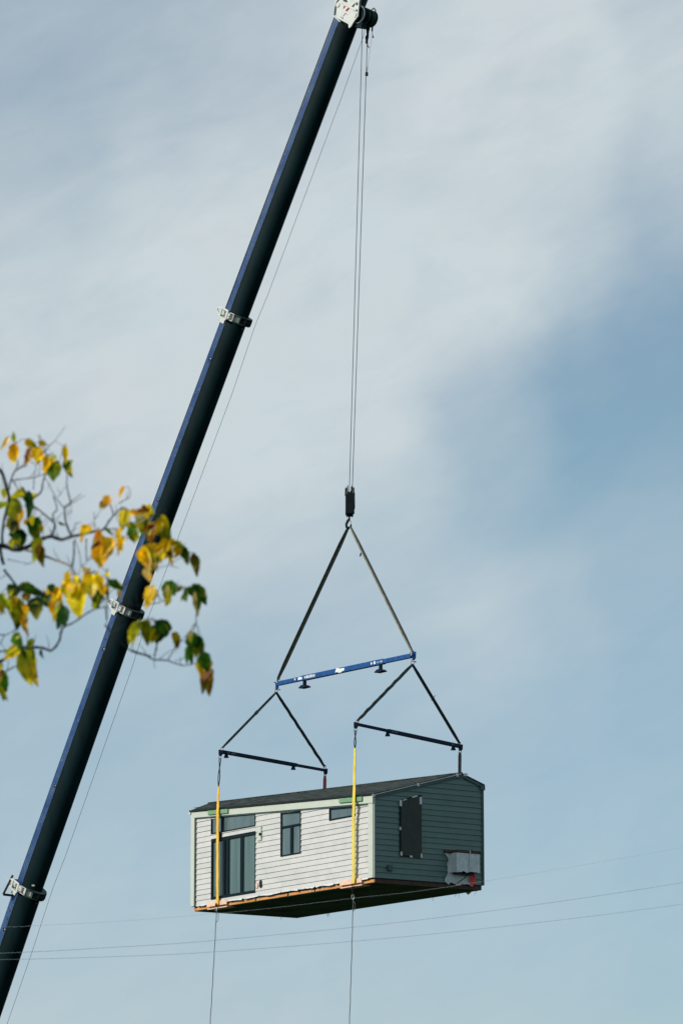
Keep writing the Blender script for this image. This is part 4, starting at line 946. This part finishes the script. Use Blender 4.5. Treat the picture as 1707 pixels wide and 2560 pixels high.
# leaf: fn, centre x,y, length, width, angle of the tip direction (deg, 0 = down, + = to the right), base colour, tip colour
LV = [
(cA,55,250,180,48,-35,YEL,YEL),(cA,180,165,120,50,180,LIM,LIM),(cA,205,375,210,115,0,ORG,YEL),(cA,415,255,150,95,50,YEL,GRN),(cA,378,430,230,95,-8,BRN,ORG),(cA,495,410,195,150,-12,YEL,ORG),(cA,560,260,100,60,60,YEL,YEL),
(cA,610,525,190,110,-20,YEL,ORG),(cA,700,450,85,70,0,LIM,YEL),(cA,735,620,235,125,-22,OLV,GRN),(cA,855,405,205,72,-5,YEL,LEM),(cA,905,580,215,95,18,DKG,OLV),
(cA,65,910,130,80,0,LIM,YEL),(cA,240,950,160,90,-75,LIM,LEM),(cA,160,1150,350,150,-10,LIM,OLV),(cA,375,1080,350,95,2,DKG,DKG),(cA,255,1200,310,95,5,OLV,ORG),(cA,410,955,130,75,-70,LEM,LIM),
(cA,500,1390,290,175,-10,DKG,OLV),(cA,555,1370,110,50,0,YEL,LIM),(cA,355,1300,80,60,60,ORG,YEL),(cA,430,1270,110,60,0,LEM,LIM),(cA,260,1500,240,190,0,VDG,DKG),(cA,170,1560,120,60,20,LEM,LIM),(cA,540,1670,330,140,-5,OLV,BRN),
(cA,1105,1440,210,80,-30,YEL,ORG),(cA,1385,1020,160,105,-22,ORG,BRN),(cA,1285,1520,240,85,-3,ORG,BRN),(cA,1390,1690,370,200,-24,YEL,ORG),(cA,1310,1680,260,120,5,BRN,BRN),(cA,1440,1410,130,40,45,GRN,OLV),(cA,820,1300,90,35,60,GRN,LIM),
(cA,30,1090,170,70,-60,LIM,OLV),(cA,190,1330,200,130,10,OLV,VDG),
(cC,235,165,150,55,-35,ORG,YEL),(cC,235,530,260,115,-8,LEM,GRN),(cC,305,480,190,60,3,TAN,YEL),(cC,215,690,130,75,0,YEL,YEL),(cC,222,860,220,75,-5,YEL,TAN),(cC,370,430,110,60,-60,ORG,YEL),(cC,470,440,150,75,-50,BRN,YEL),
(cC,590,410,160,140,0,LEM,YEL),(cC,545,370,100,60,60,BRN,BRN),(cC,550,570,260,185,-5,OLV,GRN),(cC,655,690,250,125,-2,ORG,BRN),(cC,575,680,200,100,0,BRN,OLV),(cC,395,710,200,110,8,GRN,LIM),(cC,430,730,120,70,0,LIM,LIM),(cC,480,630,110,80,0,LEM,OLV),
(cC,735,610,150,60,15,LEM,TAN),(cC,810,640,330,135,8,OLV,DKG),(cC,820,570,150,60,25,YEL,AMB),
(cC,555,1030,290,115,5,YEL,TAN),(cC,650,950,220,180,-20,AMB,LIM),(cC,780,900,210,140,-50,YEL,YEL),(cC,640,1060,180,90,-10,LIM,OLV),(cC,760,1010,130,70,-20,LEM,YEL),(cC,690,1100,160,80,0,VDG,OLV),(cC,690,1130,90,60,0,TAN,TAN),
(cC,890,860,140,110,-60,AMB,YEL),(cC,900,1010,180,75,-5,YEL,YEL),(cC,850,950,120,60,60,DKG,DKG),(cC,1020,880,180,130,30,LIM,OLV),(cC,1065,980,230,110,15,OLV,DKG),(cC,960,950,140,70,-40,YEL,AMB),
(cC,1205,1125,240,90,10,OLV,BRN),(cC,600,1230,170,90,15,TAN,YEL),(cC,620,1290,90,70,0,TAN,TAN),(cC,590,1530,280,115,-18,YEL,AMB),
(cC,850,1470,270,140,-12,GRN,LIM),(cC,845,1470,150,50,0,TAN,YEL),(cC,920,1420,160,100,10,GRN,DKG),(cC,830,1590,110,70,-20,LEM,LEM),(cC,975,1425,100,55,-60,LIM,LEM),(cC,1075,1500,160,60,8,OLV,GRN),
(cC,1250,1500,270,150,28,GRN,DKG),(cC,1205,1600,310,85,0,DKG,OLV),(cC,1210,1620,260,45,0,TAN,OLV),(cC,165,1370,210,80,55,GRN,DKG),(cC,222,1500,130,50,0,TAN,YEL),(cC,45,1240,65,50,0,LEM,LEM),
(cD,425,740,310,95,-20,LEM,LIM),(cD,590,740,290,140,-4,OLV,OLV),(cD,632,760,150,75,-12,YEL,AMB),(cD,750,730,280,195,-25,DKG,DKG),(cD,800,700,140,90,30,GRN,DKG),(cD,945,840,190,85,5,AMB,BRN),(cD,940,790,90,45,0,ORG,ORG),(cD,910,810,130,50,5,BRN,BRN),
(cD,1135,790,140,60,0,TAN,LEM),(cD,1200,890,270,150,8,GRN,DKG),(cD,1130,1030,210,85,10,GRN,DKG),(cD,1205,1010,120,60,0,LEM,OLV),(cD,1345,1130,220,150,5,GRN,DKG),(cD,1365,1310,430,180,2,AMB,BRN),(cD,1270,1250,150,60,10,LEM,YEL),(cD,1390,1180,130,80,0,AMB,ORG),
(cB,45,540,190,100,10,LIM,OLV),(cB,190,450,210,120,-30,GRN,DKG),(cB,225,700,360,190,0,OLV,DKG),(cB,145,640,220,55,5,LIM,LEM),(cB,300,700,200,90,20,YEL,ORG),(cB,345,850,260,75,22,ORG,BRN),(cB,200,600,160,90,0,YEL,OLV),(cB,370,360,200,90,75,OLV,DKG),(cB,500,410,250,85,65,DKG,DKG),(cB,430,390,200,90,80,GRN,DKG),(cB,360,475,120,90,0,AMB,BRN),
(cB,495,630,260,180,0,VDG,OLV),(cB,495,540,200,40,-80,LIM,GRN),(cB,620,520,180,95,10,DKG,DKG),(cB,690,370,100,90,0,DKG,VDG),(cB,705,630,240,90,0,YEL,ORG),(cB,740,440,160,150,10,YEL,LEM),(cB,820,560,260,110,0,YEL,OLV),(cB,835,740,240,130,8,DKG,DKG),(cB,775,650,200,80,0,DKG,OLV),
(cB,885,240,150,80,0,AMB,YEL),(cB,860,330,120,80,0,YEL,LEM),(cB,900,410,180,130,0,LEM,YEL),(cB,1000,265,110,70,0,LEM,LEM),(cB,1050,560,350,230,0,LEM,LEM),(cB,1010,420,180,140,0,LEM,LIM),(cB,1140,300,240,85,-65,YEL,YEL),(cB,1230,300,200,150,0,LEM,LEM),(cB,1200,400,170,130,0,LEM,TAN),(cB,1120,380,130,90,0,AMB,OLV),(cB,1250,510,220,140,0,DKG,DKG),(cB,1240,600,80,60,0,LIM,LIM),(cB,1360,400,270,75,0,YEL,TAN),(cB,1410,410,150,65,0,AMB,BRN),(cB,1310,270,160,90,25,LEM,OLV),
(cB,1130,120,90,60,60,TAN,TAN),(cB,1400,190,65,55,0,LEM,LEM),(cB,1130,210,100,40,-60,BRN,OLV),(cB,270,1060,210,140,30,GRN,DKG),(cB,230,1040,120,80,-30,LIM,GRN),(cB,150,1230,220,85,-70,LEM,AMB),(cB,400,1100,110,70,0,LIM,LIM),(cB,430,1380,470,180,18,OLV,AMB),(cB,330,1240,200,80,10,GRN,DKG),(cB,400,1210,140,90,0,LIM,OLV),(cB,560,1230,110,38,10,DKG,DKG),
(cB,75,1580,240,140,-5,GRN,DKG),(cB,35,1720,210,80,0,OLV,VDG),(cB,10,1400,90,60,0,LEM,LEM),(cB,15,1530,160,80,0,BRN,OLV),(cB,20,650,140,60,10,YEL,LEM),
]
# leaves further left, just outside the frame
for i in range(26): LV.append((cA,rr_.uniform(-800,-60),rr_.uniform(300,3200),rr_.uniform(140,260),rr_.uniform(80,150),rr_.uniform(-30,30),rr_.choice([YEL,OLV,LIM,GRN]),rr_.choice([ORG,OLV,DKG,LEM])))
extra = []
for (fn,x,y,ln,wd,ang,c0,c1) in LV[:]:
    if ln < 110: continue
    for _ in range(rr_.choice([0,1,1,2])):
        k_ = rr_.uniform(.55,.95); extra.append((fn,x+rr_.uniform(-.45,.45)*wd,y+rr_.uniform(-.35,.25)*ln,ln*k_,wd*k_,ang+rr_.uniform(-35,35),c1 if rr_.random()<.5 else c0,rr_.choice([c0,c0,LIM,LEM,OLV])))
LV = extra+LV
lm = MB(); mb_st = mb
fwd = ray(853,1280).normalized(); rgt = XV; upv = rgt.cross(fwd).normalized()
for (fn,x,y,ln,wd,ang,c0,c1) in LV:
    px, py = fn(x,y); ln_px, wd_px = ln/5.2267, wd/5.2267
    dpt = depth_at(px,py)-rr_.uniform(-.10,.16); s = dpt/F; c = at(px,py,dpt)
    a = math.radians(ang); tip = (rgt*sin(a)-upv*cos(a)).normalized(); sd = tip.cross(fwd).normalized()
    Ln, Wd = ln_px*s*1.26, wd_px*s*1.32
    pitch_ = rr_.uniform(-.35,.35); fold = rr_.uniform(.15,.6); curl = rr_.uniform(-.25,.35); asym = rr_.uniform(-.12,.12)
    yaw = rr_.uniform(.15,.95); Wd = Wd/cos(yaw)**.8; fw = (fwd*cos(yaw)+sd*sin(yaw)*(1 if sd.x > 0 else -1)).normalized(); sd = tip.cross(fw).normalized()
    base = c-tip*Ln/2; n = 9; k = [-1,-.5,0,.5,1]; o = len(lm.v)
    side_c = rr_.uniform(.55,1.1)
    for i in range(n+1):
        t = i/n
        wv = (sin(pi*min(1,t**.72*1.0))**.75)*(1-.35*t)*1.12 if t < 1 else 0.0
        wv = max(wv, .02)*(1+.10*sin(i*2.3+ln)) 
        cen = base+tip*(Ln*t)+fw*(pitch_*Ln*(t-.5)+curl*Ln*(t-.5)**2)+sd*(asym*Ln*sin(pi*t))
        for q in k:
            p = cen+sd*(q*Wd/2*wv)+fw*(-abs(q)*fold*Wd/2*wv)
            lm.v.append(p)
            mixt = min(1,max(0,(t-.35)*1.8+q*.35*side_c)); e = rr_.uniform(.85,1.15); vein = .72 if q == 0 else 1
            lm.c.append(tuple((c0[j]*(1-mixt)+c1[j]*mixt)*e*vein for j in range(3)))
    for i in range(n):
        for j in range(4): lm.f.append((o+i*5+j,o+i*5+j+1,o+i*5+5+j+1,o+i*5+5+j)); lm.m.append(0)
    bx_, by_ = px-sin(a)*ln_px/2, py-cos(a)*ln_px/2
    nb = min(BP, key=lambda b: (b[0]-bx_)**2+(b[1]-by_)**2)
    dd = math.hypot(nb[0]-bx_, nb[1]-by_)
    if dd < 60: mb_st.tube([base+tip*Ln*.03, base.lerp(nb[2],.5)+V3((0,0,.012)), nb[2]], [.0014,.0014,.0016], 5)
fo = lm.build('foliage','leaf',tree,smooth=True)
mb.build('branch','bark',tree,smooth=True)

# ------------------------------------------------------------------ ground
g = MB(); n = 24; ext_ = 6000
for i in range(n+1):
    for j in range(n+1): g.v.append(V3(((i/n-.5)*2*ext_,(j/n-.5)*2*ext_+1000,0)))
for i in range(n):
    for j in range(n): g.f.append((i*(n+1)+j,(i+1)*(n+1)+j,(i+1)*(n+1)+j+1,i*(n+1)+j+1)); g.m.append(0)
MAT['ground'] = mat('dry_grass_ground', (.022,.032,.014), .95, c2=(.05,.05,.025), scale=.05, spec=.1)
go = g.build('ground','ground'); go['kind'] = 'structure'

# ------------------------------------------------------------------ sky and sun
SUN_EL, SUN_AL = math.radians(28), math.radians(21)     # AL: sun is left of the view, swung this far towards the camera side
S = V3((-cos(SUN_EL)*cos(SUN_AL), -cos(SUN_EL)*sin(SUN_AL), sin(SUN_EL)))
ld = bpy.data.lights.new('sun','SUN'); ld.energy = 3.3; ld.angle = math.radians(.53); ld.color = (1,.955,.875)
lo = bpy.data.objects.new('sun', ld); col.objects.link(lo); lo.rotation_euler = (-S).to_track_quat('-Z','Y').to_euler(); lo.location = (0,0,60)
w = bpy.data.worlds.new('World'); sc.world = w; w.use_nodes = True; nt = w.node_tree; N = nt.nodes; L = nt.links
bg = N['Background']; bg.inputs['Strength'].default_value = .1
sky = N.new('ShaderNodeTexSky'); sky.sky_type = 'NISHITA'; sky.sun_disc = False; sky.sun_elevation = SUN_EL
sky.sun_rotation = atan2(S.x, S.y); sky.air_density = 1.0; sky.dust_density = .6; sky.ozone_density = 1.5
def math_(op, a, b=None, c=None, clamp=False):
    n = N.new('ShaderNodeMath'); n.operation = op; n.use_clamp = clamp
    for i, x in enumerate((a,b,c)):
        if x is None: continue
        if isinstance(x,(int,float)): n.inputs[i].default_value = x
        else: L.new(x, n.inputs[i])
    return n.outputs[0]
tc = N.new('ShaderNodeTexCoord'); sep = N.new('ShaderNodeSeparateXYZ'); L.new(tc.outputs['Generated'], sep.inputs[0])
az = math_('ARCTAN2', sep.outputs[0], sep.outputs[1]); el = math_('ARCSINE', sep.outputs[2])
cmb = N.new('ShaderNodeCombineXYZ'); L.new(az, cmb.inputs[0]); L.new(el, cmb.inputs[1])
def noise(scale, rot, sx, sy, detail, rough=.55, dist=0, off=0):
    mp = N.new('ShaderNodeMapping'); mp.inputs['Rotation'].default_value = (0,0,rot); mp.inputs['Location'].default_value = (off,off*.7,off*.3)
    L.new(cmb.outputs[0], mp.inputs[0]); mp2 = N.new('ShaderNodeMapping'); mp2.inputs['Scale'].default_value = (sx,sy,1); L.new(mp.outputs[0], mp2.inputs[0])
    n = N.new('ShaderNodeTexNoise'); n.inputs['Scale'].default_value = scale; n.inputs['Detail'].default_value = detail; n.inputs['Roughness'].default_value = rough; n.inputs['Distortion'].default_value = dist
    L.new(mp2.outputs[0], n.inputs['Vector']); return math_('SUBTRACT', n.outputs[0], .5)
wx = noise(22,0,1,1.3,4,.5,off=3.1); wy = noise(20,0,1,1,4,.5,off=9.4)
azw = math_('ADD', az, math_('MULTIPLY', wx, .038)); elw = math_('ADD', el, math_('MULTIPLY', wy, .035))
# cloud cover over azimuth x elevation (high thin cloud bank with a clear gap to the right)
COLS = [100,350,600,850,1100,1350,1500]                 # columns (1568-wide grid), rows below
ROWS = [50,200,400,600,750,900,1050,1200,1350,1500,1700,1900,2300]
G = [[.44,.50,.64,.84,.98,.98,.80],[.42,.48,.62,.82,.96,1.,.88],[.60,.80,.94,.98,.98,.80,.56],[.80,1.,1.05,1.05,1.,.76,.40],[.92,1.04,1.05,1.05,.88,.18,.0],
     [.95,1.04,1.05,1.,.46,-.05,-.05],[.78,.96,1.05,.90,.28,.0,.02],[.62,.80,.92,.70,.28,.12,.24],[.46,.66,.58,.50,.60,.46,.22],[.30,.56,.32,.46,.64,.30,.12],
     [.30,.28,.26,.24,.24,.22,.20],[.36,.32,.32,.30,.27,.24,.22],[.50,.47,.45,.42,.38,.28,.18]]
def rowel(y): return PITCH+math.atan((1280-y*1.0887)/F)
def colaz(x): return math.atan((x*1.0887-853.5)/F)
e0, e1 = rowel(2500), rowel(-150)
en = math_('DIVIDE', math_('SUBTRACT', elw, e0), e1-e0, clamp=True)
prev = None
for i, cx in enumerate(COLS):
    cr = N.new('ShaderNodeValToRGB'); L.new(en, cr.inputs[0]); cr.color_ramp.interpolation = 'B_SPLINE'; els = cr.color_ramp.elements
    items = sorted([((rowel(r)-e0)/(e1-e0), G[j][i]) for j, r in enumerate(ROWS)])
    while len(els) > 1: els.remove(els[-1])
    els[0].position = items[0][0]; els[0].color = (items[0][1],)*3+(1,)
    for p, v in items[1:]:
        e = els.new(p); e.color = (v,v,v,1)
    if prev is None: prev = cr.outputs[0]
    else:
        mr = N.new('ShaderNodeMapRange'); mr.interpolation_type = 'SMOOTHSTEP'; L.new(azw, mr.inputs[0]); mr.inputs[1].default_value = colaz(COLS[i-1]); mr.inputs[2].default_value = colaz(cx)
        mx = N.new('ShaderNodeMix'); mx.data_type = 'FLOAT'; L.new(mr.outputs[0], mx.inputs[0]); L.new(prev, mx.inputs[2]); L.new(cr.outputs[0], mx.inputs[3]); prev = mx.outputs[0]
streak = noise(26,-.38,1,2.6,7,.58,.4,off=5.5); fine = noise(70,-.5,1,2.0,6,.6,.3,off=1.7)
msk = math_('ADD', prev, math_('MULTIPLY', streak, math_('MULTIPLY_ADD', prev, .50, .16))); msk = math_('ADD', msk, math_('MULTIPLY', fine, .15), clamp=True); msk = math_('MULTIPLY_ADD', msk, .93, .07)
# high overhead the cloud thins out
hi = N.new('ShaderNodeMapRange'); L.new(el, hi.inputs[0]); hi.inputs[1].default_value = .32; hi.inputs[2].default_value = .75; hi.inputs[3].default_value = 1; hi.inputs[4].default_value = .25
msk = math_('MULTIPLY', msk, hi.outputs[0])
tm = N.new('ShaderNodeMapRange'); L.new(el, tm.inputs[0]); tm.inputs[1].default_value = .08; tm.inputs[2].default_value = .20
tt = N.new('ShaderNodeMix'); tt.data_type = 'RGBA'; L.new(tm.outputs[0], tt.inputs[0]); tt.inputs[6].default_value = (.76,.93,1.10,1); tt.inputs[7].default_value = (1.01,1.13,1.07,1)
tint = N.new('ShaderNodeMix'); tint.data_type = 'RGBA'; tint.blend_type = 'MULTIPLY'; tint.inputs[0].default_value = 1; L.new(sky.outputs[0], tint.inputs[6]); L.new(tt.outputs[2], tint.inputs[7]); pass
cl = N.new('ShaderNodeMix'); cl.data_type = 'RGBA'; L.new(math_('ADD', .5, math_('MULTIPLY', wx, 1.6), clamp=True), cl.inputs[0])
cl.inputs[6].default_value = (5.85,6.75,7.05,1); cl.inputs[7].default_value = (6.0,6.55,6.95,1)
fin = N.new('ShaderNodeMix'); fin.data_type = 'RGBA'; L.new(msk, fin.inputs[0]); L.new(tint.outputs[2], fin.inputs[6]); L.new(cl.outputs[2], fin.inputs[7])
L.new(fin.outputs[2], bg.inputs['Color'])

# tidy helper properties
for o in bpy.data.objects:
    for k in ('_o','_local'):
        if k in o: del o[k]
sc.render.engine = 'CYCLES'
sc.view_settings.view_transform = 'Standard'; sc.view_settings.look = 'None'; sc.view_settings.exposure = 0; sc.view_settings.gamma = 1
sc.cycles.use_denoising = True
sc.cycles.max_bounces = 6
